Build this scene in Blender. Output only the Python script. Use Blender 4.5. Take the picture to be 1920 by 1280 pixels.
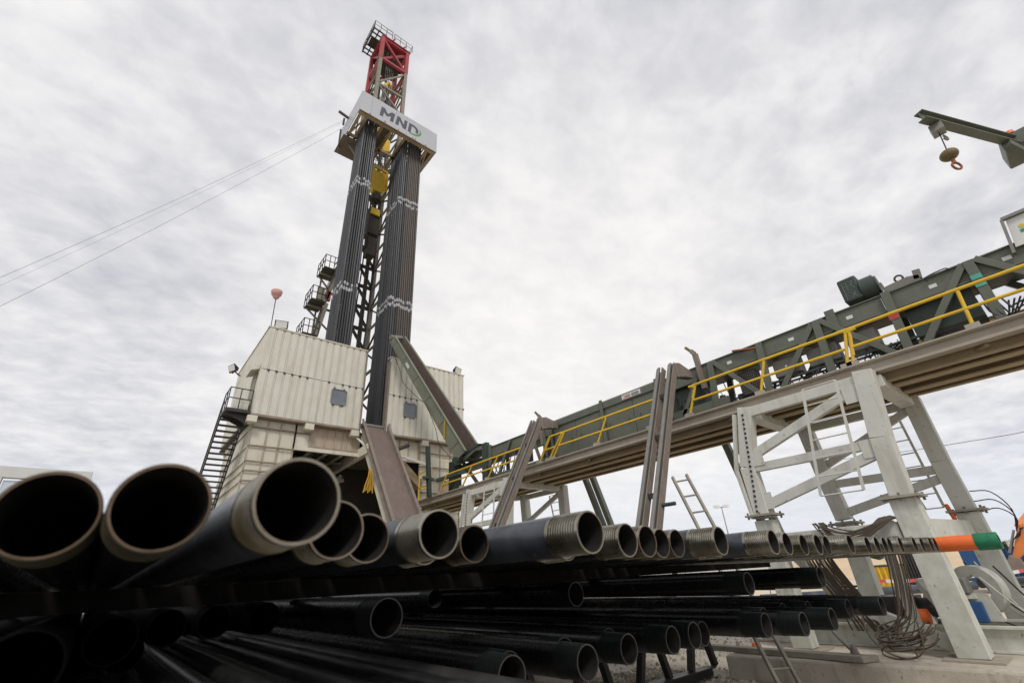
import bpy, bmesh, math, random
from mathutils import Vector, Matrix
random.seed(7)
for o in list(bpy.data.objects): bpy.data.objects.remove(o)
S = bpy.context.scene; COL = S.collection
rad = math.radians

# ------------------------------------------------------------------ camera
cd = bpy.data.cameras.new('camera'); cam = bpy.data.objects.new('camera', cd); COL.objects.link(cam)
cd.sensor_width = 36; cd.lens = 15.99; cd.clip_start = .05; cd.clip_end = 4000
Rm = Matrix(((0.77427898, -0.25644235, -0.57855802), (-0.63066438, -0.38849231, -0.67181557), (-0.05248338, 0.88504861, -0.46253048)))
cam.matrix_world = Matrix.Translation((0, 0, 2.1)) @ Rm.to_4x4()
cd.dof.use_dof = True; cd.dof.focus_distance = 15; cd.dof.aperture_fstop = 1.5
S.camera = cam

# ------------------------------------------------------------------ world, sun, exposure
SUN_EL, SUN_AZ = rad(48), rad(214)        # azimuth clockwise from +Y
W = bpy.data.worlds.new('World'); S.world = W; W.use_nodes = True
nt = W.node_tree; nt.nodes.clear()
def N(t, **k):
    n = nt.nodes.new(t)
    for a, b in k.items(): setattr(n, a, b)
    return n
def L(a, b): nt.links.new(a, b)
out = N('ShaderNodeOutputWorld'); bg = N('ShaderNodeBackground'); bg.inputs['Strength'].default_value = .1
sky = N('ShaderNodeTexSky'); sky.sky_type = 'NISHITA'; sky.sun_disc = False
sky.sun_elevation = SUN_EL; sky.sun_rotation = SUN_AZ; sky.dust_density = 2
tc = N('ShaderNodeTexCoord'); sp = N('ShaderNodeSeparateXYZ'); L(tc.outputs['Generated'], sp.inputs[0])
mx = N('ShaderNodeMath', operation='MAXIMUM'); L(sp.outputs['Z'], mx.inputs[0]); mx.inputs[1].default_value = 0
ad = N('ShaderNodeMath', operation='ADD'); L(mx.outputs[0], ad.inputs[0]); ad.inputs[1].default_value = .16
dx = N('ShaderNodeMath', operation='DIVIDE'); L(sp.outputs['X'], dx.inputs[0]); L(ad.outputs[0], dx.inputs[1])
dy = N('ShaderNodeMath', operation='DIVIDE'); L(sp.outputs['Y'], dy.inputs[0]); L(ad.outputs[0], dy.inputs[1])
cb = N('ShaderNodeCombineXYZ'); L(dx.outputs[0], cb.inputs[0]); L(dy.outputs[0], cb.inputs[1])
mp = N('ShaderNodeMapping'); mp.inputs['Rotation'].default_value = (0, 0, rad(35)); mp.inputs['Scale'].default_value = (1.0, 1.2, 1)
L(cb.outputs[0], mp.inputs['Vector'])
def cloud(scale, det, rough, dist):
    n = N('ShaderNodeTexNoise'); n.inputs['Scale'].default_value = scale; n.inputs['Detail'].default_value = det; n.inputs['Roughness'].default_value = rough; n.inputs['Distortion'].default_value = dist
    L(mp.outputs[0], n.inputs['Vector']); return n.outputs['Fac']
def mixf(a, b, f):
    x = N('ShaderNodeMix', data_type='FLOAT'); x.inputs[0].default_value = f; L(a, x.inputs[2]); L(b, x.inputs[3]); return x.outputs[0]
cl_ = mixf(mixf(cloud(1.1, 2, .5, 0), cloud(3.3, 5, .5, .15), .55), cloud(9.5, 5, .55, .2), .36)
rp = N('ShaderNodeValToRGB'); L(cl_, rp.inputs[0])
e = rp.color_ramp.elements
e[0].position = .35; e[0].color = (.52, .525, .565, 1)
e[1].position = .63; e[1].color = (.86, .845, .835, 1)
m = e.new(.47); m.color = (.66, .657, .68, 1)
m = e.new(.54); m.color = (.755, .747, .757, 1)
# thinner, brighter cloud low in the north-east, blue-grey bank near the horizon
vm = N('ShaderNodeVectorMath', operation='DOT_PRODUCT'); L(tc.outputs['Generated'], vm.inputs[0]); vm.inputs[1].default_value = (.66, .69, .30)
r2 = N('ShaderNodeMapRange'); L(vm.outputs['Value'], r2.inputs[0]); r2.inputs[1].default_value = .72; r2.inputs[2].default_value = 1.0; r2.inputs[3].default_value = 0; r2.inputs[4].default_value = .62
mixg = N('ShaderNodeMix', data_type='RGBA'); L(r2.outputs[0], mixg.inputs[0]); L(rp.outputs[0], mixg.inputs[6]); mixg.inputs[7].default_value = (.97, .935, .895, 1)
r3 = N('ShaderNodeMapRange'); L(sp.outputs['Z'], r3.inputs[0]); r3.inputs[1].default_value = .02; r3.inputs[2].default_value = .22; r3.inputs[3].default_value = .8; r3.inputs[4].default_value = 0
mixh = N('ShaderNodeMix', data_type='RGBA'); L(r3.outputs[0], mixh.inputs[0]); L(mixg.outputs[2], mixh.inputs[6]); mixh.inputs[7].default_value = (.66, .70, .78, 1)
sc = N('ShaderNodeVectorMath', operation='SCALE'); L(mixh.outputs[2], sc.inputs[0]); sc.inputs['Scale'].default_value = 10.2
mixs = N('ShaderNodeMix', data_type='RGBA'); mixs.inputs[0].default_value = .93; L(sky.outputs[0], mixs.inputs[6]); L(sc.outputs[0], mixs.inputs[7])
L(mixs.outputs[2], bg.inputs['Color']); L(bg.outputs[0], out.inputs['Surface'])
sd = bpy.data.lights.new('sun', 'SUN'); sun = bpy.data.objects.new('sun', sd); COL.objects.link(sun)
sd.energy = 1.5; sd.angle = rad(14); sd.color = (1, .96, .9)
sun.rotation_euler = (rad(90) - SUN_EL, 0, -SUN_AZ + math.pi)
vs = S.view_settings; vs.view_transform = 'Standard'; vs.look = 'None'; vs.gamma = 1; vs.exposure = 0.17; vs.use_curve_mapping = False
S.render.engine = 'CYCLES'

# ------------------------------------------------------------------ materials
MATS = {}
def mat(name, col, rough=.6, metal=0, col2=None, scale=3, amt=.5, streak=None, samt=.5, bump=0, bscale=40, spec=.4, fine=None, chip=None, camt=.8, sfreq=3.2):
    m = bpy.data.materials.new(name); m.use_nodes = True; t = m.node_tree; b = t.nodes['Principled BSDF']
    b.inputs['Roughness'].default_value = rough; b.inputs['Metallic'].default_value = metal; b.inputs['Specular IOR Level'].default_value = spec
    tc_ = t.nodes.new('ShaderNodeTexCoord'); oi = t.nodes.new('ShaderNodeObjectInfo'); ms_ = t.nodes.new('ShaderNodeMath'); ms_.operation = 'MULTIPLY'; ms_.inputs[1].default_value = 53
    t.links.new(oi.outputs['Random'], ms_.inputs[0]); va = t.nodes.new('ShaderNodeVectorMath'); va.operation = 'ADD'; t.links.new(tc_.outputs['Object'], va.inputs[0]); t.links.new(ms_.outputs[0], va.inputs[1]); OC = va.outputs[0]
    def noise(sc, det=6, vec=None):
        n = t.nodes.new('ShaderNodeTexNoise'); n.inputs['Scale'].default_value = sc; n.inputs['Detail'].default_value = det; n.inputs['Roughness'].default_value = .62
        t.links.new(vec or OC, n.inputs['Vector']); return n
    def ramp(f, lo, hi, top=1):
        r = t.nodes.new('ShaderNodeMapRange'); t.links.new(f, r.inputs[0]); r.inputs[1].default_value = lo; r.inputs[2].default_value = hi; r.inputs[4].default_value = top; return r.outputs[0]
    def mix(f, a, bb):
        x = t.nodes.new('ShaderNodeMix'); x.data_type = 'RGBA'; t.links.new(f, x.inputs[0])
        for s, i in ((a, 6), (bb, 7)):
            if isinstance(s, tuple): x.inputs[i].default_value = (*s, 1)
            else: t.links.new(s, x.inputs[i])
        return x.outputs[2]
    cur = col
    c2 = col2 or tuple(v * .6 for v in col)
    cur = mix(ramp(noise(scale).outputs['Fac'], .38, .72, amt), cur, c2)
    if fine: cur = mix(ramp(noise(bscale, 3).outputs['Fac'], .52, .62, .8), cur, fine)
    if chip: cur = mix(ramp(noise(9, 8).outputs['Fac'], .62, .68, camt), cur, chip)
    if streak:
        mp_ = t.nodes.new('ShaderNodeMapping'); mp_.inputs['Scale'].default_value = (sfreq, sfreq, .16); t.links.new(OC, mp_.inputs[0])
        cur = mix(ramp(noise(1.6, 5, mp_.outputs[0]).outputs['Fac'], .52, .78, samt), cur, streak)
    if isinstance(cur, tuple): b.inputs['Base Color'].default_value = (*cur, 1)
    else: t.links.new(cur, b.inputs['Base Color'])
    rr = t.nodes.new('ShaderNodeMapRange'); t.links.new(noise(scale * 2.3).outputs['Fac'], rr.inputs[0]); rr.inputs[3].default_value = max(.05, rough - .12); rr.inputs[4].default_value = min(1, rough + .16)
    t.links.new(rr.outputs[0], b.inputs['Roughness'])
    if bump:
        bn = t.nodes.new('ShaderNodeBump'); bn.inputs['Strength'].default_value = bump; bn.inputs['Distance'].default_value = .02
        t.links.new(noise(bscale, 5).outputs['Fac'], bn.inputs['Height']); t.links.new(bn.outputs[0], b.inputs['Normal'])
    MATS[name] = m
mat('cream', (.615, .605, .53), .55, 0, (.52, .49, .405), 1.1, .65, (.34, .25, .17), .5, .05, 12, chip=(.40, .31, .22), camt=.22, sfreq=1.7)
mat('cream_dirty', (.63, .60, .505), .7, 0, (.50, .44, .35), .9, .6, (.28, .2, .13), .5, .06, 12, chip=(.34, .24, .16), camt=.4, sfreq=1.6)
mat('cream_rib', (.44, .39, .31), .75, 0, (.28, .22, .16), 2, .7)
mat('tan_panel', (.42, .34, .26), .75, 0, (.52, .44, .34), 1.3, .6, (.2, .13, .09), .6)
mat('rib_brown', (.24, .19, .14), .75, 0, (.4, .34, .26), 2, .6)
mat('white_steel', (.60, .60, .55), .55, 0, (.49, .48, .42), 2.2, .55, (.30, .25, .18), .6, .1, 25, chip=(.28, .23, .17), camt=.6, sfreq=2)
mat('white_base', (.60, .61, .545), .6, 0, (.40, .38, .32), 3.5, .6, (.24, .2, .15), .5, .15, 25, chip=(.17, .14, .10), camt=.7)
mat('green', (.128, .142, .113), .5, 0, (.098, .105, .082), 2, .6, (.17, .15, .11), .4, .05, 30)
mat('green_pale', (.20, .215, .165), .55, 0, (.13, .138, .108), 1.2, .6, (.14, .1, .09), .35)
mat('green_dark', (.05, .07, .058), .5, 0, (.02, .03, .025), 2, .5)
mat('deck_edge', (.40, .355, .29), .7, 0, (.30, .26, .21), 1.5, .7, (.2, .14, .1), .3)
mat('deck_under', (.17, .14, .105), .8, 0, (.10, .085, .065), 1.2, .7)
mat('deck_beam', (.37, .285, .175), .75, 0, (.2, .15, .09), .8, .7)
mat('grating', (.06, .055, .05), .8, 0, (.1, .09, .075), 5, .6)
mat('yellow', (.76, .50, .035), .45, 0, (.60, .38, .04), 3, .6, (.3, .2, .07), .25)
mat('sling_gold', (.50, .30, .03), .7, 0, (.35, .2, .03), 5, .6)
mat('rust_steel', (.20, .165, .14), .6, .1, (.28, .24, .20), 2.5, .7, (.13, .085, .06), .5, .1, 30)
mat('ramp_brown', (.19, .145, .125), .5, .2, (.13, .10, .09), 1.5, .6, (.26, .21, .19), .5)
mat('mast_grey', (.27, .255, .205), .65, .1, (.16, .145, .115), 1.4, .6, (.12, .08, .05), .4)
mat('mast_dark', (.055, .05, .042), .7, .2, (.1, .085, .065), 1.5, .6)
mat('red', (.36, .05, .06), .5, 0, (.27, .045, .05), 1, .5)
mat('sign_silver', (.47, .485, .51), .4, .2, (.42, .435, .46), .6, .5)
mat('logo_dark', (.085, .09, .115), .5)
mat('logo_green', (.10, .33, .09), .5)
mat('pipe_black', (.006, .0061, .0065), .27, .0, (.009, .009, .010), 6, .6, None, .5, .06, 60, .55, chip=(.04, .034, .026), camt=.8)
mat('pipe_grey', (.10, .11, .13), .36, .35, (.012, .013, .014), 2.2, .9, None, .5, .08, 50, chip=(.20, .215, .235), camt=.6)
mat('thread_olive', (.40, .385, .34), .28, .95, (.085, .062, .022), 2.2, .95, None, .5, .05, 60)
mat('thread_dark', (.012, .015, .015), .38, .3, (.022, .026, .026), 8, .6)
mat('thread_grimy', (.065, .056, .034), .42, .5, (.02, .016, .008), 3, .95)
mat('rim_rust', (.22, .15, .10), .45, .5, (.10, .06, .035), 16, .9)
mat('pipe_worn', (.085, .085, .083), .32, .3, (.02, .02, .019), 5, .8, None, .5, .1, 50, .5)
mat('shade_black', (.0035, .0035, .0035), .6, 0, None, 3, .4, None, .5, 0, 40, .08)  # pipe black darkened further, deep shade put into the colour
mat('thread_mid', (.32, .30, .25), .28, .95, (.06, .045, .016), 2.4, .95, None, .5, .05, 60)
mat('rim_grey', (.12, .12, .115), .45, .5, (.06, .06, .055), 14, .6)
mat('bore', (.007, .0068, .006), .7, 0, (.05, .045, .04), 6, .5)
mat('rim_steel', (.34, .29, .22), .4, .7, (.2, .13, .08), 14, .8)
mat('tar_black', (.012, .011, .010), .8, 0, (.02, .018, .016), 5, .6, None, .5, 0, 40, .15)
mat('orange', (.80, .16, .035), .5, 0, (.66, .12, .03), 5, .5)
mat('green_cap', (.015, .19, .085), .45, 0, (.01, .08, .04), 9, .6)
mat('stand_grey', (.052, .054, .06), .4, .3, (.075, .078, .085), .5, .6, (.03, .03, .032), .4)
mat('stand_dark', (.032, .033, .036), .45, .3, (.05, .048, .046), .5, .6, (.02, .02, .02), .4)
mat('stand_rust', (.082, .07, .063), .5, .25, (.06, .056, .054), .6, .6, (.17, .10, .06), .45)
mat('joint_white', (.46, .47, .49), .6, 0, (.09, .09, .095), 7, .95)
mat('concrete', (.56, .51, .43), .9, 0, (.38, .335, .27), 1.6, .7, (.2, .17, .13), .45, .5, 16, .2, chip=(.25, .22, .17), camt=.7)
mat('concrete_dark', (.2, .19, .165), .9, 0, (.12, .11, .09), 3, .6, None, .5, .3, 30)
mat('gravel', (.44, .40, .335), .95, 0, (.33, .29, .235), .35, .7, None, .5, .9, 26, .1, (.56, .52, .45))
mat('yard', (.62, .54, .43), .95, 0, (.52, .45, .36), .15, .7, None, .5, .4, 9, .1)
mat('stone', (.48, .44, .38), .9, 0, (.33, .295, .25), 9, .7, None, .5, .2, 40)
mat('stone_dark', (.32, .28, .23), .9, 0, (.2, .17, .14), 9, .7, None, .5, .2, 40)
mat('sand', (.60, .46, .31), .95, 0, (.5, .37, .25), .6, .6, None, .5, .3, 8)
mat('wood', (.36, .335, .275), .85, 0, (.2, .18, .15), 4, .7, None, .5, .2, 30)
mat('rope', (.11, .088, .065), .9, 0, (.06, .048, .036), 20, .6)
mat('cable', (.018, .018, .018), .5)
mat('wire', (.22, .22, .23), .5, .3)
mat('steel_dark', (.045, .045, .045), .5, .4, (.08, .075, .065), 6, .6)
mat('steel_grey', (.26, .255, .24), .45, .5, (.18, .17, .15), 3, .6)
mat('box_grey', (.20, .19, .17), .5, .2, (.15, .14, .125), 2, .6)
mat('glass', (.13, .145, .17), .06, 0, (.24, .26, .29), .7, .5, None, .5, 0, 40, .6)
mat('pale_glass', (.62, .68, .75), .1, 0, (.55, .6, .68), 1, .4)
mat('lens', (.75, .76, .74), .15, 0, (.6, .6, .58), 3, .4)
mat('pink', (.62, .36, .33), .7, 0, (.5, .28, .26), 4, .5)
mat('tape_white', (.75, .72, .71), .5); mat('tape_red', (.62, .10, .12), .5)
mat('blue', (.03, .10, .26), .5, 0, (.02, .06, .16), 2, .5)
mat('site_white', (.66, .66, .63), .6, 0, (.55, .54, .5), .8, .5, (.4, .36, .3), .3)
mat('excavator', (.72, .23, .06), .5, 0, (.5, .17, .06), 2, .5)
mat('leaf', (.05, .066, .035), .9, 0, (.085, .085, .05), .2, .7)
mat('bark', (.1, .085, .065), .9)
mat('brass', (.20, .15, .075), .6, .2, (.10, .08, .05), 9, .8)
mat('chalk', (.42, .46, .45), .9)
mat('teal', (.10, .42, .33), .5); mat('tag_red', (.45, .06, .06), .5)
mat('panel_white', (.68, .69, .68), .5, 0, (.55, .55, .53), 4, .5)
mat('logo_lime', (.02, .35, .14), .5); mat('logo_yellow', (.75, .55, .06), .5)
mat('rust_red', (.33, .13, .06), .8, 0, (.22, .09, .05), 6, .6)

# ------------------------------------------------------------------ mesh helpers
def V(*a): return Vector(a[0] if len(a) == 1 else a)
class MB:
    def __init__(s): s.v = []; s.f = []
    def add(s, vs, fs):
        o = len(s.v); s.v += [tuple(v) for v in vs]; s.f += [tuple(i + o for i in f) for f in fs]; return s
    def box(s, a, b):
        x0, y0, z0 = a; x1, y1, z1 = b
        return s.add([(x0, y0, z0), (x1, y0, z0), (x1, y1, z0), (x0, y1, z0), (x0, y0, z1), (x1, y0, z1), (x1, y1, z1), (x0, y1, z1)],
                     [(0, 3, 2, 1), (4, 5, 6, 7), (0, 1, 5, 4), (1, 2, 6, 5), (2, 3, 7, 6), (3, 0, 4, 7)])
    def frame(s, p, q, up):
        p, q = V(p), V(q); d = (q - p).normalized(); u = V(up)
        if abs(d.dot(u.normalized())) > .98: u = V((1, 0, 0)) if abs(d.x) < .9 else V((0, 1, 0))
        r = d.cross(u).normalized(); u = r.cross(d).normalized(); return p, q, d, r, u
    def poly(s, p, q, prof, up=(0, 0, 1)):          # sweep closed 2-D profile (right, up) from p to q
        p, q, d, r, u = s.frame(p, q, up); n = len(prof)
        vs = [p + r * a + u * b for a, b in prof] + [q + r * a + u * b for a, b in prof]
        fs = [(i, (i + 1) % n, n + (i + 1) % n, n + i) for i in range(n)] + [tuple(range(n - 1, -1, -1)), tuple(range(n, 2 * n))]
        return s.add(vs, fs)
    def bar(s, p, q, w, h=None, up=(0, 0, 1)):
        h = h or w; w /= 2; h /= 2
        return s.poly(p, q, [(-w, -h), (w, -h), (w, h), (-w, h)], up)
    def ibeam(s, p, q, w, h, t=.03, up=(0, 0, 1)):
        w /= 2; h /= 2; k = t / 2
        return s.poly(p, q, [(-w, -h), (w, -h), (w, -h + t), (k, -h + t), (k, h - t), (w, h - t), (w, h), (-w, h), (-w, h - t), (-k, h - t), (-k, -h + t), (-w, -h + t)], up)
    def chan(s, p, q, w, h, t=.03, up=(0, 0, 1), side=1):
        w /= 2; h /= 2; g = side
        return s.poly(p, q, [(-w * g, -h), (w * g, -h), (w * g, -h + t), ((-w + t) * g, -h + t), ((-w + t) * g, h - t), (w * g, h - t), (w * g, h), (-w * g, h)], up)
    def tube(s, p, q, r, n=10, r2=None):
        p, q, d, a, u = s.frame(p, q, (0, 0, 1)); r2 = r if r2 is None else r2
        vs = []
        for c, rr in ((p, r), (q, r2)):
            vs += [c + a * (rr * math.cos(6.2832 * i / n)) + u * (rr * math.sin(6.2832 * i / n)) for i in range(n)]
        return s.add(vs, [(i, (i + 1) % n, n + (i + 1) % n, n + i) for i in range(n)] + [tuple(range(n - 1, -1, -1)), tuple(range(n, 2 * n))])
    def path(s, pts, r, n=6, hard=False):
        pts = [V(p) for p in pts]
        if len(pts) > 3:
            q = [pts[0] * 2 - pts[1]] + pts + [pts[-1] * 2 - pts[-2]]; o_ = []
            for k in range(1, len(q) - 2):
                ang = (q[k + 1] - q[k]).angle(q[k + 2] - q[k + 1], 0) + (q[k] - q[k - 1]).angle(q[k + 1] - q[k], 0)
                for t in ((0, .25, .5, .75) if ang > .12 and not hard else (0,)):
                    a, b, c, d = q[k - 1:k + 3]
                    o_.append(.5 * ((2 * b) + (c - a) * t + (2 * a - 5 * b + 4 * c - d) * t * t + (3 * b - a - 3 * c + d) * t ** 3))
            pts = o_ + [pts[-1]]
        o = len(s.v); m = len(pts); ref = V((.13, .31, .94))
        for k, p in enumerate(pts):
            d = (pts[min(k + 1, m - 1)] - pts[max(k - 1, 0)]).normalized()
            a = d.cross(ref).normalized(); b = a.cross(d)
            s.v += [tuple(p + a * (r * math.cos(6.2832 * i / n)) + b * (r * math.sin(6.2832 * i / n))) for i in range(n)]
        for k in range(m - 1):
            for i in range(n):
                j = (i + 1) % n; s.f.append((o + k * n + i, o + k * n + j, o + (k + 1) * n + j, o + (k + 1) * n + i))
        s.f.append(tuple(o + i for i in range(n - 1, -1, -1))); s.f.append(tuple(o + (m - 1) * n + i for i in range(n))); return s
    def prism(s, poly, vec):
        n = len(poly); vec = V(vec); ps = [V(p) for p in poly]
        return s.add(ps + [p + vec for p in ps], [tuple(range(n - 1, -1, -1)), tuple(range(n, 2 * n))] + [(i, (i + 1) % n, n + (i + 1) % n, n + i) for i in range(n)])
    def lathe(s, prof, o, ax, n=24, closed=True):   # prof: (radius, distance along axis)
        o = V(o); d = V(ax).normalized(); u = V((0, 0, 1)) if abs(d.z) < .9 else V((1, 0, 0)); a = d.cross(u).normalized(); b = a.cross(d)
        k = len(s.v); m = len(prof)
        for r, t in prof: s.v += [tuple(o + d * t + a * (r * math.cos(6.2832 * i / n)) + b * (r * math.sin(6.2832 * i / n))) for i in range(n)]
        for j in range(m if closed else m - 1):
            j2 = (j + 1) % m
            for i in range(n): i2 = (i + 1) % n; s.f.append((k + j * n + i, k + j * n + i2, k + j2 * n + i2, k + j2 * n + i))
        return s
    def mesh(s, name, origin=(0, 0, 0), smooth=None):
        me = bpy.data.meshes.new(name); ox, oy, oz = origin
        me.from_pydata([(x - ox, y - oy, z - oz) for x, y, z in s.v], [], s.f)
        bm = bmesh.new(); bm.from_mesh(me); bmesh.ops.recalc_face_normals(bm, faces=bm.faces); bm.to_mesh(me); bm.free()
        if smooth:
            me.polygons.foreach_set('use_smooth', [True] * len(me.polygons)); me.set_sharp_from_angle(angle=rad(smooth))
        return me
    def base(s):
        xs = [v[0] for v in s.v]; ys = [v[1] for v in s.v]; zs = [v[2] for v in s.v]
        return ((min(xs) + max(xs)) / 2, (min(ys) + max(ys)) / 2, min(zs))
    def build(s, name, mt, parent=None, smooth=None, bevel=0):
        if parent is None: org = s.base(); loc = org
        else:
            org = V((0, 0, 0)); p = parent
            while p: org = org + p.location; p = p.parent
            loc = (0, 0, 0)
        me = s.mesh(name, tuple(org), smooth); me.materials.append(MATS[mt])
        o = bpy.data.objects.new(name, me); COL.objects.link(o); o.location = loc; o.parent = parent
        if bevel:
            bv = o.modifiers.new('bevel', 'BEVEL'); bv.width = bevel; bv.segments = 2; bv.limit_method = 'ANGLE'; bv.angle_limit = rad(40)
        return o
def tag(o, label=None, cat=None, group=None, kind=None):
    if label: o['label'] = label
    if cat: o['category'] = cat
    if group: o['group'] = group
    if kind: o['kind'] = kind
    return o
def thing(name, label, cat, loc, group=None):
    o = bpy.data.objects.new(name, None); COL.objects.link(o); o.location = loc; o.empty_display_size = .2
    return tag(o, label, cat, group)
def copy_tree(o, parent=None):
    c = o.copy(); COL.objects.link(c); c.parent = parent
    for ch in list(o.children): copy_tree(ch, c)
    return c
def inst(name, me, parent=None, loc=(0, 0, 0)):
    o = bpy.data.objects.new(name, me); COL.objects.link(o); o.location = loc; o.parent = parent; return o
def part(name, mt, parent, fn, smooth=None, bevel=0):
    b = MB(); fn(b); return b.build(name, mt, parent, smooth, bevel)
def lerp(a, b, t): return V(a) * (1 - t) + V(b) * t

# ------------------------------------------------------------------ ground
g = MB(); R0 = 1800; nseg = 40
ring = [0, 6, 14, 30, 60, 140, 400, R0]
GZ = -.2
g.v.append((8, 6, GZ))
for r in ring[1:]:
    for i in range(nseg):
        a = 6.2832 * i / nseg
        g.v.append((8 + r * math.cos(a), 6 + r * math.sin(a), GZ + (random.uniform(-.03, .0) if r < 100 else 0)))
for i in range(nseg): g.f.append((0, 1 + i, 1 + (i + 1) % nseg))
for k in range(len(ring) - 2):
    for i in range(nseg):
        j = (i + 1) % nseg; g.f.append((1 + k * nseg + i, 1 + k * nseg + j, 1 + (k + 1) * nseg + j, 1 + (k + 1) * nseg + i))
tag(g.build('ground', 'gravel', smooth=60), kind='structure')
tag(MB().prism([(19.8, -60, GZ + .03), (400, -60, GZ + .03), (400, 220, GZ + .03), (60, 220, GZ + .03), (19.3, 40, GZ + .03)], (0, 0, .004)).build('sandy_yard', 'yard'), kind='structure')
# loose stones over the nearest visible gravel
for tone in ('stone', 'stone_dark'):
    st = MB()
    for i in range(6500):
        if i < 5400: x, y = random.uniform(6.5, 12.2), random.uniform(3.8, 9.5)
        else: x, y = random.uniform(10, 22), random.uniform(7, 16)
        if x > 11.95 and y < 7.2: continue
        r = random.choice((.016, .02, .026, .034, .05, .06)) * random.uniform(.7, 1.2); a = random.uniform(0, 6.28)
        vs = []
        for k in range(5):
            t = a + 1.2566 * k + random.uniform(-.3, .3); rr = r * random.uniform(.7, 1.2); vs.append((x + rr * math.cos(t), y + rr * math.sin(t), GZ - .03))
        tp = [(x + (q[0] - x) * .6, y + (q[1] - y) * .6, GZ - .01 + r * random.uniform(.5, 1.1)) for q in vs]
        st.add(vs + tp, [(5, 6, 7, 8, 9)] + [(k, (k + 1) % 5, 5 + (k + 1) % 5, 5 + k) for k in range(5)])
    tag(st.build('gravel_stones', tone), 'loose pale stones scattered on the gravel by the slab' if tone == 'stone' else 'loose dark brown stones scattered on the gravel by the slab', 'gravel', kind='stuff')

# ------------------------------------------------------------------ rig cabins
XC = 10.8
def rounded(x0, x1, z0, z1, r, n=4):
    pts = []
    for cx, cz, a0 in ((x1 - r, z0 + r, -90), (x1 - r, z1 - r, 0), (x0 + r, z1 - r, 90), (x0 + r, z0 + r, 180)):
        for k in range(n + 1):
            a = rad(a0 + 90 * k / n); pts.append((cx + r * math.cos(a), cz + r * math.sin(a)))
    return pts
def window(root, x0, x1, z0, z1, y):
    o = rounded(x0, x1, z0, z1, .13); i = rounded(x0 + .04, x1 - .04, z0 + .04, z1 - .04, .10); n = len(o)
    b = MB(); vs = [(x, y - .05, z) for x, z in o] + [(x, y - .05, z) for x, z in i] + [(x, y + .06, z) for x, z in o] + [(x, y + .06, z) for x, z in i]
    fs = []
    for k in range(n):
        j = (k + 1) % n; fs += [(k, j, n + j, n + k), (k, 2 * n + k, 2 * n + j, j), (n + k, n + j, 3 * n + j, 3 * n + k)]
    b.add(vs, fs); w = b.build('window', 'steel_grey', root)
    part('pane', 'glass', w, lambda b: b.prism([(x, y - .01, z) for x, z in i], (0, .03, 0)))
    def hin(b):
        for zz in (z0 - .07, z1 + .03):
            for xx in (x0 + .1, x1 - .25): b.box((xx, y - .04, zz), (xx + .1, y + .02, zz + .04))
    part('hinges', 'steel_dark', w, hin)
def rib_panel(w, h):
    prof = [(0, .0), (.025, .0), (.05, -.045), (w - .11, -.045), (w - .085, 0), (w - .012, 0), (w - .012, .03), (0, .03)]
    b = MB(); b.prism([(x, y, 0) for x, y in prof], (0, 0, h)); return b
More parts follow.
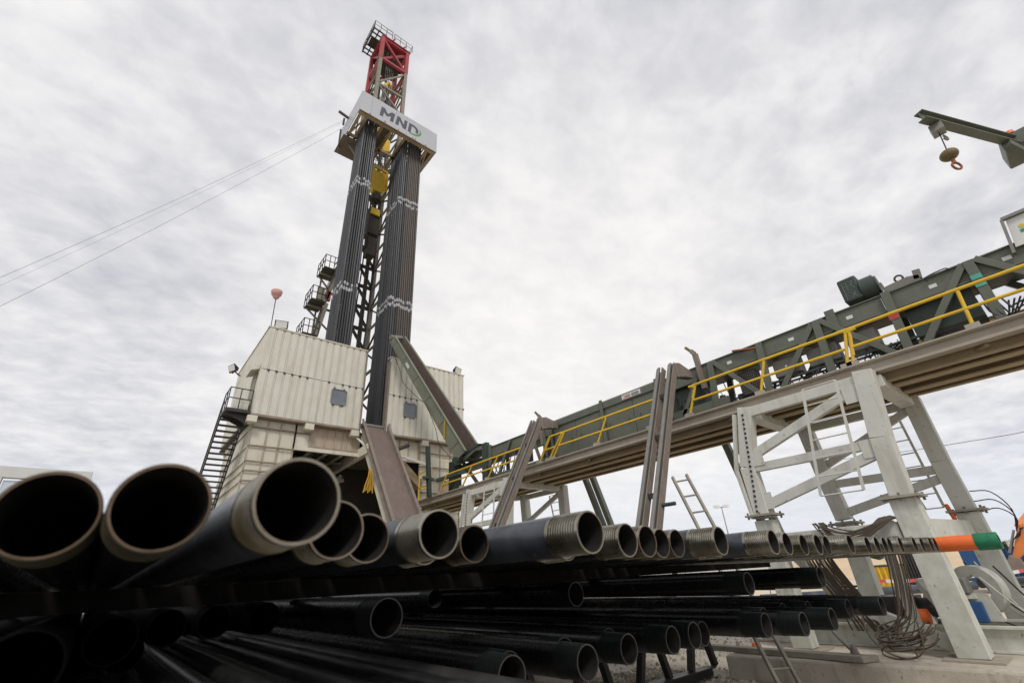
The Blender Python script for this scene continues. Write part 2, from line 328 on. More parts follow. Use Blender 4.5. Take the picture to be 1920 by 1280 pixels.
def cabin(x0, x1, label, wx, edge):
    y0, y1, z0, z1, zm = 26.0, 34.2, 10.5, 15.65, 13.05
    r = thing('rig_windbreak', label, 'windbreak', ((x0 + x1) / 2, 30, z0), 'cream wind walls round the drill floor')
    left = x0 < 8; xs_ = x0 if left else x1; sg = 1 if left else -1
    part('backing', 'cream', r, lambda b: b.box((x0 + .06, y0 + .035, z0 + .02), (x1 - .06, y0 + .35, z1 - .03)))
    part('side_backing', 'cream', r, lambda b: b.box((min(xs_ + .065 * sg, xs_ + .3 * sg), y0 + .355, z0 + .02), (max(xs_ + .065 * sg, xs_ + .3 * sg), y1, z1 - .03)))
    n = 14; w = (x1 - x0) / n
    for (za, zb) in ((z0, zm - .02), (zm + .02, z1)):
        me = rib_panel(w, zb - za).mesh('wall_panel'); me.materials.append(MATS['cream'])
        for i in range(n):
            o = inst('wall_panel', me, r, (x0 + i * w - r.location.x, y0 - r.location.y, za - r.location.z))
            o.location.y += random.uniform(-.006, .006)
    def side(b):
        ns = 19; ws = (y1 - y0 - .1) / ns
        for (xx, sgn) in ((xs_, sg),):
            for i in range(ns):
                ya = y0 + .06 + i * ws
                b.prism([(xx + .06 * sgn, ya, z0), (xx + .045 * sgn, ya, z0), (xx, ya + .04, z0), (xx, ya + ws - .14, z0), (xx + .045 * sgn, ya + ws - .1, z0), (xx + .06 * sgn, ya + ws - .1, z0)], (0, 0, z1 - z0 - .02))
    part('side_cladding', 'cream', r, side)
    part('top_rail', 'cream_dirty', r, lambda b: b.box((x0 - .05, y0 - .08, z1 + .002), (x1 + .05, y0 + .36, z1 + .07)))
    part('side_top_rail', 'cream_dirty', r, lambda b: b.box((min(xs_ - .04 * sg, xs_ + .32 * sg), y0 + .365, z1 + .002), (max(xs_ - .04 * sg, xs_ + .32 * sg), y1 + .05, z1 + .065)))
    part('bottom_sill', 'rib_brown', r, lambda b: b.box((x0 - .02, y0 - .075, z0 - .12), (x1 + .02, y0 + .4, z0 - .005)))
    def clips(b):
        for i in range(n):
            if random.random() < .8: b.box((x0 + (i + .82) * w, y0 - .055, zm - .05), (x0 + (i + .82) * w + .1, y0 - .0, zm + .035))
    part('seam_clips', 'steel_dark', r, clips)
    for cx in ((x0 + .1, x0 + 3.0, x0 + 5.6) if x0 < 8 else (x0 + .3, x0 + 2.8, x0 + 5.5)):
        part('corner_bracket', 'cream_dirty', r, lambda b: b.box((cx - .24, y0 - .1, z0 - .46), (cx + .24, y0 + .5, z0 - .125)), bevel=.02)
    window(r, wx, wx + .93, 11.75, 12.70, y0 - .05)
    if edge: part('rusty_edge_post', 'rust_steel', r, lambda b: b.box((x0 - .1, y0 - .1, z0), (x0 - .004, y0 + .3, z1 - .3)))
    else: part('edge_post', 'rib_brown', r, lambda b: b.box((x1 + .004, y0 - .06, z0), (x1 + .06, y0 + .3, z1)))
    return r
cl = cabin(4.14, 9.95, 'tall cream ribbed metal wall with one small window left of the V-door', 8.05, False)
cr = cabin(11.62, 17.43, 'cream ribbed metal wall with a window behind the raised green trough', 12.74, True)
part('side_door', 'mast_grey', cl, lambda b: b.box((4.07, 26.5, 10.55), (4.12, 27.5, 13.0)))
part('door_lamp', 'cream', cl, lambda b: b.prism([(4.1, 26.2, 13.1), (3.72, 26.2, 12.95), (3.72, 26.2, 13.08), (4.1, 26.2, 13.4)], (0, 1.3, 0)))

def floodlight(loc, yaw, label):
    r = thing('floodlight', label, 'floodlight', loc, 'floodlights on the cream walls')
    c, s_ = math.cos(yaw), math.sin(yaw)
    def T(x, y, z): return (loc[0] + x * c - y * s_, loc[1] + x * s_ + y * c, loc[2] + z)
    def tb(b, a, d):
        n = len(b.v); b.box(a, d); b.v[n:] = [T(*q) for q in b.v[n:]]
    part('bracket', 'steel_dark', r, lambda b: (tb(b, (-.04, -.04, 0), (.04, .04, .12)), tb(b, (-.36, -.03, .1), (.36, .03, .15)), tb(b, (-.36, -.03, .15), (-.32, .03, .4)), tb(b, (.32, -.03, .15), (.36, .03, .4))))
    h = part('housing', 'steel_dark', r, lambda b: b.add([T(*q) for q in ((-.36, -.04, .12), (.36, -.04, .12), (.36, -.2, .56), (-.36, -.2, .56), (-.2, .2, .2), (.2, .2, .2), (.2, .22, .42), (-.2, .22, .42))], [(0, 1, 2, 3), (4, 5, 6, 7), (0, 1, 5, 4), (1, 2, 6, 5), (2, 3, 7, 6), (3, 0, 4, 7)]))
    part('lens', 'lens', h, lambda b: b.add([T(*q) for q in ((-.30, -.065, .16), (.30, -.065, .16), (.30, -.205, .52), (-.30, -.205, .52), (-.3, -.05, .16), (.3, -.05, .16), (.3, -.19, .52), (-.3, -.19, .52))], [(0, 1, 2, 3), (4, 5, 6, 7), (0, 1, 5, 4), (1, 2, 6, 5), (2, 3, 7, 6), (3, 0, 4, 7)]))
floodlight((4.75, 26.25, 15.72), rad(-15), 'floodlight on the wall corner beside the windsock pole')
floodlight((17.0, 26.25, 15.72), rad(20), 'floodlight on the right end of the right cream wall')
fl = MB(); fl.bar((4.1, 32.6, 15.0), (3.55, 32.4, 15.25), .06)
floodlight((3.6, 32.4, 15.0), rad(-70), 'floodlight sticking out from the left cream side wall')
fa = fl.build('arm', 'steel_dark', [o for o in COL.objects if o.name.startswith('floodlight')][-1])

r = thing('windsock', 'small faded pink windsock cup on a thin pole above the left cream wall', 'windsock', (4.2, 26.1, 15.72))
part('pole', 'steel_dark', r, lambda b: b.tube((4.2, 26.1, 15.72), (4.12, 26.05, 17.7), .025, 8))
part('cup', 'pink', r, lambda b: b.lathe([(.05, 0), (.16, .1), (.22, .26), (.27, .3), (.32, .52), (.30, .58), (.27, .55), (.22, .3), (.14, .16), (.04, .06)], (4.12, 26.05, 17.55), (-.04, -.02, 1), 18), smooth=40)

# ------------------------------------------------------------------ substructure cladding
def clad(root, cols, rows, y, mt, depth=.04):
    for i in range(len(cols) - 1):
        for j in range(len(rows) - 1):
            a, bq = cols[i], cols[i + 1]; c, d = sorted((rows[j], rows[j + 1])); yy = y + random.uniform(-.015, .015)
            part('cladding_panel', mt if random.random() < .92 else ('tan_panel' if mt != 'tan_panel' else 'cream_dirty'), root,
                 lambda b: b.box((a + .03, yy, c + .03), (bq - .03, yy + depth, d - .03)))
    for x in cols: part('rib', 'cream_rib', root, lambda b: b.box((x - .025, y - .06, min(rows)), (x + .035, y + .03, max(rows))))
    for z in rows: part('rib', 'rib_brown', root, lambda b: b.box((min(cols) - .04, y - .125, z - .035), (max(cols) + .04, y - .093, z + .035)))
sub = thing('substructure', 'cream and tan clad steel substructure under the two cream walls', 'substructure', (XC, 30, 0))
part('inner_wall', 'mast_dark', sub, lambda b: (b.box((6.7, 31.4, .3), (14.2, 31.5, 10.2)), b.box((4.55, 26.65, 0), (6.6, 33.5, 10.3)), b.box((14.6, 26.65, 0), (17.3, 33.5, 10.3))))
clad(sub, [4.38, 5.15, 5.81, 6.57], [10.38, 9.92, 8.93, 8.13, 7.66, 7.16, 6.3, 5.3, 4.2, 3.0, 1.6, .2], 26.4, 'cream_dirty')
clad(sub, [6.57, 7.36], [10.38, 9.92, 8.98], 26.4, 'cream_dirty')
clad(sub, [7.41, 8.18, 8.8, 9.42, 10.2], [10.38, 9.2], 26.42, 'tan_panel')
clad(sub, [11.75, 12.32, 12.86, 13.47, 14.2], [10.38, 9.0], 26.42, 'cream_dirty')
clad(sub, [14.28, 15.0, 15.8, 16.6, 17.3], [10.38, 9.7, 8.8, 8.0, 7.2, 6.2, 5, 3.6, 2, .2], 26.4, 'cream_dirty')
def lside(b):
    for j in range(11):
        za, zb = [10.38, 9.92, 8.93, 8.13, 7.66, 7.16, 6.3, 5.3, 4.2, 3.0, 1.6, .2][j:j + 2]
        for k in range(9): b.box((4.42, 26.5 + k * .8, zb + .03), (4.46, 27.26 + k * .8, za - .03))
part('side_panels', 'cream_dirty', sub, lside)['kind'] = 'stuff'
def lrib(b):
    for z in (9.92, 8.93, 8.13, 7.66, 7.16, 6.3, 5.3): b.box((4.34, 26.44, z - .04), (4.40, 33.6, z + .04))
    for k in range(10): b.box((4.405, 26.46 + k * .8, .2), (4.45, 26.5 + k * .8, 10.38))
part('side_ribs', 'cream', sub, lrib)
# V-door porch: joists, plates and braces under the floor
for x in (7.5, 8.4, 9.3): part('porch_joist', 'mast_grey', sub, lambda b: b.ibeam((x, 26.6, 9.12), (x, 31.2, 9.12), .22, .4, .04))
part('porch_girder', 'cream_dirty', sub, lambda b: b.bar((10.3, 24.95, 9.15), (10.3, 31.2, 9.0), .3, .56), bevel=.02)
part('porch_edge_beam', 'cream_dirty', sub, lambda b: b.bar((6.6, 26.25, 9.02), (10.15, 26.25, 9.02), .16, .2))
for (p, q) in (((6.7, 26.9, 9.3), (10.1, 29.8, 9.3)), ((6.7, 29.8, 9.3), (10.1, 26.9, 9.3)), ((6.7, 30.6, 9.0), (10.1, 28.5, 9.0))): part('floor_brace', 'mast_grey', sub, lambda b: b.bar(p, q, .12, .12))
for (p, q) in (((7.6, 28.2, 5.0), (10.0, 28.2, 8.2)), ((6.8, 28.4, 8.6), (10.4, 28.4, 6.6)), ((7.0, 28.0, 6.9), (10.1, 28.0, 7.9)), ((9.2, 27.6, 5.2), (8.2, 27.6, 7.6))): part('brace', 'mast_grey', sub, lambda b: b.bar(p, q, .16, .2))
part('floor_plate', 'deck_under', sub, lambda b: b.box((6.6, 26.6, 9.4), (14.1, 34, 9.46)))
part('drill_floor', 'mast_dark', sub, lambda b: b.box((4.2, 26.5, 10.36), (17.4, 34.6, 10.45)))
part('sloping_wing', 'deck_beam', sub, lambda b: b.prism([(12.5, 25.9, 8.95), (12.95, 25.9, 8.95), (14.3, 25.9, 7.75), (14.3, 25.9, 7.35), (14.1, 25.9, 7.35), (12.75, 25.9, 8.5)], (0, .9, 0)))
part('wing_edge', 'cream', sub, lambda b: b.bar((12.4, 25.3, 9.05), (14.6, 25.3, 8.6), .1, .16))
for (p, q) in (((12.2, 27.4, 8.6), (13.9, 27.4, 6.0)), ((12.4, 28, 5.5), (14.0, 28, 8.4)), ((11.9, 27.2, 4.0), (13.6, 27.2, 6.6))): part('brace', 'mast_grey', sub, lambda b: b.bar(p, q, .14, .2))
part('pipe_guard', 'mast_dark', sub, lambda b: b.tube((12.1, 25.2, 9.35), (12.85, 25.2, 9.72), .13, 10))
for s in ((9.9, 26.1, 10.0, 10.3, 25.2, 9.2), (9.95, 26.05, 9.95, 10.45, 25.4, 9.3)): part('floor_strut', 'cream', sub, lambda b: b.tube(s[:3], s[3:], .05, 8))

# yellow slings hanging in the opening
r = thing('lifting_slings', 'bundle of golden yellow slings hanging beside the brown ramp', 'slings', (10.0, 23.9, 6.5))
for k in range(7):
    a = (k - 3) * .06
    part('sling', 'sling_gold', r, lambda b: b.path([(10.0 + a * .3, 23.85 + .03 * (k % 3), 7.7), (10.0 + a * .6, 23.8 + .04 * (k % 3), 7.3), (9.98 + a * 1.1, 23.82 + .05 * (k % 2), 6.9), (9.96 + a * 1.4, 23.84, 6.5 + .07 * (k % 3))], .034, 6), smooth=50)

# ------------------------------------------------------------------ stair at the left of the rig
st_ = thing('rig_stair', 'dark steel stair with landing on the left side of the cream wall', 'stair', (3.5, 28, 4.5))
part('landing', 'steel_dark', st_, lambda b: b.box((2.95, 25.9, 10.44), (4.1, 27.35, 10.6)))
for y in (26.2, 27.1): part('landing_bracket', 'steel_dark', st_, lambda b: b.prism([(3.0, y, 10.42), (4.1, y, 10.42), (4.1, y, 10.0), (3.95, y, 10.0)], (0, .08, 0)))
A0, A1 = V((0, 27.3, 10.5)), V((0, 31.4, 4.9))
for x in (2.98, 4.08):
    part('stringer', 'steel_dark', st_, lambda b: b.bar(A0 + V((x, 0, 0)), A1 + V((x, 0, 0)), .06, .28))
    part('handrail', 'steel_dark', st_, lambda b: b.path([A0 + V((x, 0, 1.1)), A1 + V((x, 0, 1.1))], .03, 6))
    for t in (0.02, .35, .7, 1): part('baluster', 'steel_dark', st_, lambda b: b.tube(lerp(A0, A1, t) + V((x, 0, 0)), lerp(A0, A1, t) + V((x, 0, 1.1)), .025, 6))
tr = MB(); tr.box((3.01, -.13, -.025), (4.05, .13, .025)); trm = tr.mesh('tread', (3.5, 0, 0)); trm.materials.append(MATS['steel_dark'])
for k in range(22):
    p = lerp(A0, A1, (k + .5) / 22); inst('tread', trm, st_, (0, p.y - 28, p.z - 4.5))
part('lower_landing', 'green_dark', st_, lambda b: b.box((2.6, 31.3, 4.75), (4.2, 33, 4.9)))
def lrails(b):
    for z in (11.15, 11.7): b.path([(4.05, 25.95, z), (2.98, 25.95, z), (2.98, 27.3, z)], .028, 6)
    for p in ((2.98, 25.95), (2.98, 26.6), (2.98, 27.3), (3.5, 25.95), (4.05, 25.95)): b.tube((p[0], p[1], 10.6), (p[0], p[1], 11.7), .028, 6)
part('landing_rail', 'steel_dark', st_, lrails)
part('locker', 'cream', st_, lambda b: b.box((3.35, 26.25, 10.61), (4.0, 26.9, 11.25)), bevel=.02)

# ------------------------------------------------------------------ drilling mast
MX0, MX1, MY0, MY1 = 9.4, 12.3, 29.5, 32.4
mast = thing('drilling_mast', 'tall lattice drilling mast with a red crown section at its top', 'mast', (10.85, 31, 10.45))
for x in (MX0, MX1):
    for y in (MY0, MY1): part('leg', 'mast_grey', mast, lambda b: b.ibeam((x, y, 10.45), (x, y, 51.7), .34, .34, .05, (0, 1, 0)))
zs = [10.6 + 2.05 * k for k in range(21)]
for k, z in enumerate(zs):
    zt = min(z + 2.05, 51.6)
    part('girt', 'mast_dark', mast, lambda b: b.bar((MX0, MY1, z), (MX1, MY1, z), .2, .26))
    for x in (MX0, MX1): part('girt', 'mast_grey', mast, lambda b: b.bar((x, MY0, z), (x, MY1, z), .14, .18))
    mid = (MX0 + MX1) / 2
    part('back_brace', 'mast_dark', mast, lambda b: b.bar((MX0, MY1, z), (mid, MY1, zt), .19, .19))
    part('back_brace', 'mast_dark', mast, lambda b: b.bar((MX1, MY1, z), (mid, MY1, zt), .19, .19))
    for x in (MX0, MX1):
        part('side_brace', 'mast_dark', mast, lambda b: b.bar((x, MY0 if k % 2 else MY1, z), (x, MY1 if k % 2 else MY0, zt), .12, .12))
for x in (10.35, 11.35): part('guide_rail', 'mast_dark', mast, lambda b: b.bar((x, 31.6, 11), (x, 31.6, 51), .3, .26))
for x, y in ((10.1, 31.0), (11.65, 31.1), (10.9, 31.9)): part('service_hose', 'cable', mast, lambda b: b.path([(x + .12 * math.sin(z * .35 + x), y, z) for z in range(12, 52, 3)], .06, 6))
part('front_beam', 'mast_grey', mast, lambda b: b.bar((MX0, MY0, 47.5), (MX1, MY0, 47.5), .2, .26))
for (p, q) in (((MX0, MY0, 47.5), (MX1, MY0, 44.6)), ((MX1, MY0, 51.5), (MX0, MY0, 47.6))): part('front_brace', 'mast_grey', mast, lambda b: b.bar(p, q, .14, .16))
for (p, q) in (((MX1, MY0 + .1, 41), (MX1, MY0 + .1, 46.5)), ((MX1 - .3, MY1 - .2, 43.5), (MX1 - .3, MY1 - .2, 50.5))): part('red_guide', 'red', mast, lambda b: b.bar(p, q, .3, .3))
# red crown
ZR0, ZR1 = 51.8, 55.5
for x in (MX0, MX1):
    for y in (MY0, MY1): part('crown_leg', 'red', mast, lambda b: b.bar((x, y, ZR0 - (.2 if y == MY0 else 3.2)), (x, y, ZR1), .38, .38))
for z in (ZR0, ZR1 - .15):
    for y in (MY0, MY1): part('crown_beam', 'red', mast, lambda b: b.bar((MX0 + .19, y, z), (MX1 - .19, y, z), .26, .3))
    for x in (MX0, MX1): part('crown_beam', 'red', mast, lambda b: b.bar((x, MY0 + .19, z), (x, MY1 - .19, z), .26, .3))
for y in (MY0, MY1):
    part('crown_brace', 'red', mast, lambda b: b.bar((MX0, y, ZR1 - .2), (MX1, y, ZR0), .2, .2))
    part('crown_brace', 'red', mast, lambda b: b.bar((MX0, y + .22, ZR0), (MX1, y + .22, ZR1 - .2), .2, .2))
for x in (MX0, MX1):
    part('crown_brace', 'red', mast, lambda b: b.bar((x, MY0, ZR0), (x, MY1, ZR1), .16, .16))
    part('crown_brace', 'red', mast, lambda b: b.bar((x, MY0, ZR0), (x, MY1, ZR0 - 3), .16, .16))
for x in (10.2, 10.6, 11.0, 11.4): part('crown_sheave', 'mast_dark', mast, lambda b: b.tube((x, 31, 54.1), (x + .22, 31, 54.1), .95, 24))
part('crown_housing', 'mast_dark', mast, lambda b: b.box((9.75, 30.3, 53.0), (11.95, 32.0, 55.2)))
part('crown_shaft', 'mast_dark', mast, lambda b: b.bar((MX0, 31, 54.1), (MX1, 31, 54.1), .3, .5))
part('crown_deck', 'red', mast, lambda b: b.box((MX0 - .2, MY0 - .25, ZR1 + .005), (MX1 + .3, MY1 + .2, ZR1 + .12)))
pl = part('crown_platform', 'mast_dark', mast, lambda b: (
    [b.bar((8.25, y, ZR1 + .2), (MX0 + .3, y, ZR1 + .2), .1, .16) for y in (29.3, 29.8, 30.3, 31.4, 31.9, 32.4)],
    b.bar((8.25, 29.2, ZR1 + .2), (8.25, 32.5, ZR1 + .2), .12, .2), b.bar((8.8, 29.2, ZR1 + .2), (8.8, 32.5, ZR1 + .2), .1, .16), b.box((8.4, 30.3, ZR1 + .22), (9.3, 31.4, ZR1 + .3))))
def rail(b, pts, z, h, r_=.03, n=3):
    for zz in (z + h * .5, z + h): b.path([(p[0], p[1], zz) for p in pts], r_, 6)
    for a, c in zip(pts[:-1], pts[1:]):
        for t in range(n + 1):
            p = lerp((*a, 0), (*c, 0), t / n); b.tube((p.x, p.y, z), (p.x, p.y, z + h), r_, 6)
part('railing', 'mast_dark', pl, lambda b: rail(b, [(10.3, 29.2), (8.25, 29.2), (8.25, 32.5)], ZR1 + .25, 1.2, .035))
part('railing', 'mast_dark', mast, lambda b: rail(b, [(10.5, 29.15), (12.7, 29.15), (12.7, 32.6)], ZR1 + .1, 1.2, .03))
for x in (10.4, 11.7): part('rail_lug', 'red', mast, lambda b: b.bar((x, 29.2, ZR1), (x + .25, 29.2, ZR1 + .5), .1, .12))
part('standpipe', 'steel_grey', mast, lambda b: b.path([(9.9, 29.9, 42), (9.95, 29.8, 45), (10.2, 29.8, 46.8), (10.5, 29.9, 48.2)], .09, 8), smooth=60)
part('hose_bundle', 'steel_grey', mast, lambda b: [b.path([(9.45 + .1 * k, 29.7, 40.5), (9.6 + .1 * k, 29.6, 43), (10.05 + .08 * k, 29.7, 45.5), (10.35 + .05 * k, 29.9, 47.5)], .035, 6) for k in range(5)])
part('gooseneck', 'yellow', mast, lambda b: b.path([(10.35, 29.7, 48.0), (10.5, 29.7, 48.6), (10.75, 29.7, 48.9), (10.95, 29.7, 48.6)], .14, 8), smooth=60)

# mast stair towers on the left
ms = thing('mast_stair', 'zigzag steel stair with railings behind the left pipe bank', 'stair', (8.2, 32.2, 16))
lands = [(7.1, 18.7), (7.3, 21.7), (7.85, 24.9)]
for k, (x, z) in enumerate(lands):
    part('landing', 'mast_dark', ms, lambda b: b.box((x, 31.4, z), (x + 1.1, 33.2, z + .08)))
    part('railing', 'mast_dark', ms, lambda b: rail(b, [(x + 1.1, 31.4), (x, 31.4), (x, 33.2)], z + .08, 1.15, .035))
    x2, z2 = (lands[k + 1][0] + .3, lands[k + 1][1]) if k < 2 else (9.2, 28.2)
    for y in (31.45, 32.3):
        part('stringer', 'mast_grey', ms, lambda b: b.bar((x + 1.0, y, z), (x2 + .9, y, z2), .06, .25))
        part('flight_rail', 'mast_dark', ms, lambda b: (b.path([(x + 1.0, y, z + 1.1), (x2 + .9, y, z2 + 1.1)], .035, 6), b.path([(x + 1.0, y, z + .6), (x2 + .9, y, z2 + .6)], .03, 6)))
    for t in range(1, 10):
        q = lerp((x + 1.0, 0, z), (x2 + .9, 0, z2), t / 10); part('tread', 'mast_grey', ms, lambda b: b.box((q.x - .14, 31.5, q.z - .02), (q.x + .14, 32.26, q.z + .02)))
    part('frame_brace', 'mast_grey', ms, lambda b: (b.bar((x + .05, 32.9, z), (MX0, 32.9, z - 1.6), .1, .12), b.bar((x, 32.3, z - .08), (MX0, 32.3, z - .08), .12, .16)))
for x in (7.2, 8.4): part('column', 'mast_grey', ms, lambda b: b.bar((x + 1.0, 33.1, 10.5), (x + 1.0, 33.1, 25), .12, .12))
for x in (7.3, 7.8): part('knee_brace', 'mast_grey', ms, lambda b: b.bar((x, 31.8, 18.7), (9.3, 31.8, 15.6), .12, .2))
part('fire_box', 'red', ms, lambda b: b.box((8.3, 31.42, 22.0), (8.7, 31.7, 22.8)))
part('tool_box', 'mast_grey', ms, lambda b: b.box((7.7, 31.42, 21.85), (8.2, 31.7, 22.9)))

# racking board with the sign
BZ0, BZ1, BX0, BX1, BY0, BY1 = 37.55, 40.0, 7.15, 14.52, 26.0, 30.8
bd = thing('racking_board', 'racking board high on the mast, clad in silver panels lettered MND', 'racking board', (10.85, 28.4, BZ0))
cuts = [BX0, 8.11, 10.32, 11.4, BX1]
for a, c in zip(cuts[:-1], cuts[1:]): part('front_panel', 'sign_silver', bd, lambda b: b.box((a + .012, BY0, BZ0), (c - .012, BY0 + .05, BZ1)))
for y0, y1 in ((BY0 + .06, 27.6), (27.62, 29.2), (29.22, BY1)): part('side_panel', 'sign_silver', bd, lambda b: b.box((BX0, y0, BZ0), (BX0 + .05, y1, BZ1 - .1)))
for y0, y1 in ((BY0 + .06, 28.4), (28.42, BY1)): part('side_panel', 'sign_silver', bd, lambda b: b.box((BX1 - .05, y0, BZ0), (BX1, y1, BZ1 - .1)))
for y in (BY0 + .3, 28.95, BY1): part('floor_beam', 'deck_beam', bd, lambda b: b.bar((BX0 + .06, y, BZ0 + .1), (BX1 - .06, y, BZ0 + .1), .3 if y < 27 else .2, .26))
for x in (BX0 + .25, 7.95, 9.4, 10.2, 11.5, 13.7, BX1 - .25): part('floor_beam', 'deck_beam', bd, lambda b: b.bar((x, BY0 + .46, BZ0 + .08), (x, BY1 - .1, BZ0 + .08), .2, .22))
for a, c in (((7.0, 29.1, BZ0 - .1), (9.3, 31.4, BZ0 - .04)), ((12.3, 29.1, BZ0 - .1), (14.4, 31.2, BZ0 - .04)), ((13.9, 26.5, BZ0 + .25), (14.4, 29, BZ0 + .3)), ((9.5, 26.5, BZ0 + .22), (10.1, 29.4, BZ0 + .28))): part('floor_plate', 'deck_under', bd, lambda b: b.box(a, c))
for k in range(6): part('finger', 'mast_dark', bd, lambda b: b.bar((8.05 + .22 * k, BY0 + .5, BZ0 + .36), (8.05 + .22 * k, 29.0, BZ0 + .36), .07, .12))
for k in range(9): part('finger', 'mast_dark', bd, lambda b: b.bar((11.6 + .24 * k, BY0 + .5, BZ0 + .36), (11.6 + .24 * k, 29.0, BZ0 + .36), .07, .12))
for (p, q) in (((7.35, 26.6, BZ0), (7.9, 28.9, BZ0)), ((7.35, 28.9, BZ0), (7.9, 26.6, BZ0)), ((13.75, 26.5, BZ0), (14.3, 28.8, BZ0))): part('floor_brace', 'deck_beam', bd, lambda b: b.bar(p, q, .1, .12))
for x in (8.0, 9.3, 10.6, 12.0, 13.3): part('panel_bracket', 'deck_beam', bd, lambda b: b.box((x, BY0 - .08, BZ0 - .1), (x + .1, BY0 + .12, BZ0 + .12)))
part('lower_rail', 'mast_grey', bd, lambda b: (b.path([(9.4, 25.9, BZ0 - .18), (12.3, 25.9, BZ0 - .18)], .04, 6), b.path([(9.4, 25.9, BZ0 + .2), (9.4, 25.9, BZ0 - .18)], .03, 6), b.path([(12.3, 25.9, BZ0 + .2), (12.3, 25.9, BZ0 - .18)], .03, 6)))
part('hoist_arm', 'mast_dark', bd, lambda b: (b.bar((BX0, 29.0, 39.6), (BX0 - .9, 29.0, 39.8), .16, .2), b.bar((BX0 - .05, 30.4, 36.4), (BX0 - .05, 30.8, 39.9), .1, .14), b.bar((BX0 - .3, 29.2, 38.7), (BX0 - .3, 29.2, 39.5), .14, .14)))
part('back_rail', 'mast_grey', bd, lambda b: rail(b, [(BX0 + .05, BY1), (BX1, BY1)], BZ0 + .2, 1.2))
for (p, q) in (((MX0, MY0, 34.8), (BX0 + .6, 29.9, BZ0)), ((MX1, MY0, 34.8), (BX1 - .6, 29.9, BZ0))): part('stay', 'mast_grey', bd, lambda b: b.bar(p, q, .14, .14))
# letters M N D and the green swoosh, raised plates on the panels
yl = BY0 - .012
def letter(name, polys, mt):
    def f(b):
        for pg in polys: b.prism([(x, yl, z) for x, z in pg], (0, .01, 0))
    part(name, mt, bd, f)
zb, zt = 38.18, 39.36
def slant(pg, x0, k=.10): return [(x0 + x + (z - 0) * k, zb + z) for x, z in pg]
h = zt - zb
letter('letter_m', [slant(p, 8.85) for p in ([(0, 0), (.30, 0), (.30, h), (.0, h)], [(.96, 0), (1.26, 0), (1.26, h), (.96, h)], [(.301, h), (.301, .62), (.63, .30), (.63, .68)], [(.959, h), (.63, .68), (.63, .30), (.959, .62)])], 'logo_dark')
letter('letter_n', [slant(p, 10.33) for p in ([(0, 0), (.28, 0), (.28, h), (0, h)], [(.72, 0), (1.0, 0), (1.0, h), (.72, h)], [(.281, h), (.281, .72), (.719, 0), (.719, .46)])], 'logo_dark')
def arc(cx, cz, rx, rz, a0, a1, n=12): return [(cx + rx * math.cos(rad(a0 + (a1 - a0) * i / n)), cz + rz * math.sin(rad(a0 + (a1 - a0) * i / n))) for i in range(n + 1)]
dp = [(.0, .26), (.28, .26), (.28, h - .26), (.0, h - .26)]
D1 = [(.281, h), (0, h), (0, h - .259), (.281, h - .259)]
letter('letter_d', [slant([(0, 0), (.28, 0), (.28, h), (0, h)], 11.52), slant([(.281, h), (.281, h - .26)] + arc(.38, h / 2, .36, h / 2 - .26, 85, -30) + arc(.38, h / 2, .62, h / 2, -30, 88), 11.52)], 'logo_dark')
letter('swoosh', [slant(arc(.40, h / 2 - .04, .84, h / 2 + .10, 32, -108, 16) + arc(.30, h / 2 + .10, .78, h / 2 + .06, -104, 32, 16), 11.58)], 'logo_green')

# stands of drill pipe racked in the mast
def stand_mesh(mt):
    b = MB(); b.lathe([(.0, 0), (.082, 0), (.082, 27.9), (0, 27.9)], (0, 0, 0), (0, 0, 1), 12, False); me = b.mesh('drill_pipe_stand', smooth=40); me.materials.append(MATS[mt]); return me
b = MB(); b.lathe([(.0825, 0), (.087, .03), (.087, .24), (.0825, .27)], (0, 0, 0), (0, 0, 1), 12, False); jm = b.mesh('painted_joint', smooth=40); jm.materials.append(MATS['joint_white'])
smg, smr, smd = stand_mesh('stand_grey'), stand_mesh('stand_rust'), stand_mesh('stand_dark')
def bank(x0, nx, y0, ny, side, rust, lab_g, lab_r):
    p = .17
    for i in range(nx):
        for j in range(ny):
            if not (i in (0, nx - 1) or j in (0, ny - 1)): continue
            rs = j == 0 and i >= rust
            o = inst('drill_pipe_stand', smr if rs else smd if random.random() < .35 else smg, None, (x0 + i * p + random.uniform(-.004, .004), y0 + j * p, 10.46 + random.uniform(-.05, .02)))
            tag(o, lab_r if rs else lab_g, 'drill pipe', 'drill pipe stands in the %s bank' % side)
            for z in (9.95, 10.42, 20.0, 20.47):
                if random.random() < .85: inst('painted_joint', jm, o, (0, 0, z + random.uniform(-.13, .13)))
            o.rotation_euler = (random.uniform(-.0006, .0006), random.uniform(-.0008, .0008), random.uniform(0, 6))
bank(8.1, 7, 27.05, 11, 'left', 99, 'tall grey drill pipe stand in the left bank under the silver sign', '')
bank(11.7, 11, 27.05, 14, 'right', 4, 'tall dark grey drill pipe stand in the right bank behind the trough', 'rust-brown drill pipe stand on the front of the right bank')

# travelling block, top drive and yellow frame
r = thing('travelling_block', 'yellow travelling block hanging between the two pipe banks', 'hoist block', (10.85, 30, 33.4))
part('block_body', 'yellow', r, lambda b: b.prism([(10.2, 29.75, 34.0), (10.45, 29.75, 33.5), (11.25, 29.75, 33.5), (11.5, 29.75, 34.0), (11.45, 29.75, 36.0), (10.3, 29.75, 36.0)], (0, .7, 0)), bevel=.05)
part('side_frame', 'yellow', r, lambda b: (b.bar((10.15, 29.7, 33.9), (10.2, 29.7, 36.2), .12, .2), b.bar((11.55, 29.7, 33.9), (11.5, 29.7, 36.2), .12, .2), b.bar((10.15, 29.7, 36.2), (11.5, 29.7, 36.2), .14, .2)))
part('hook', 'mast_dark', r, lambda b: b.lathe([(.1, 0), (.45, .2), (.5, .7), (.3, 1.1), (.12, 1.2)], (10.85, 30.05, 32.3), (0, 0, 1), 16), smooth=40)
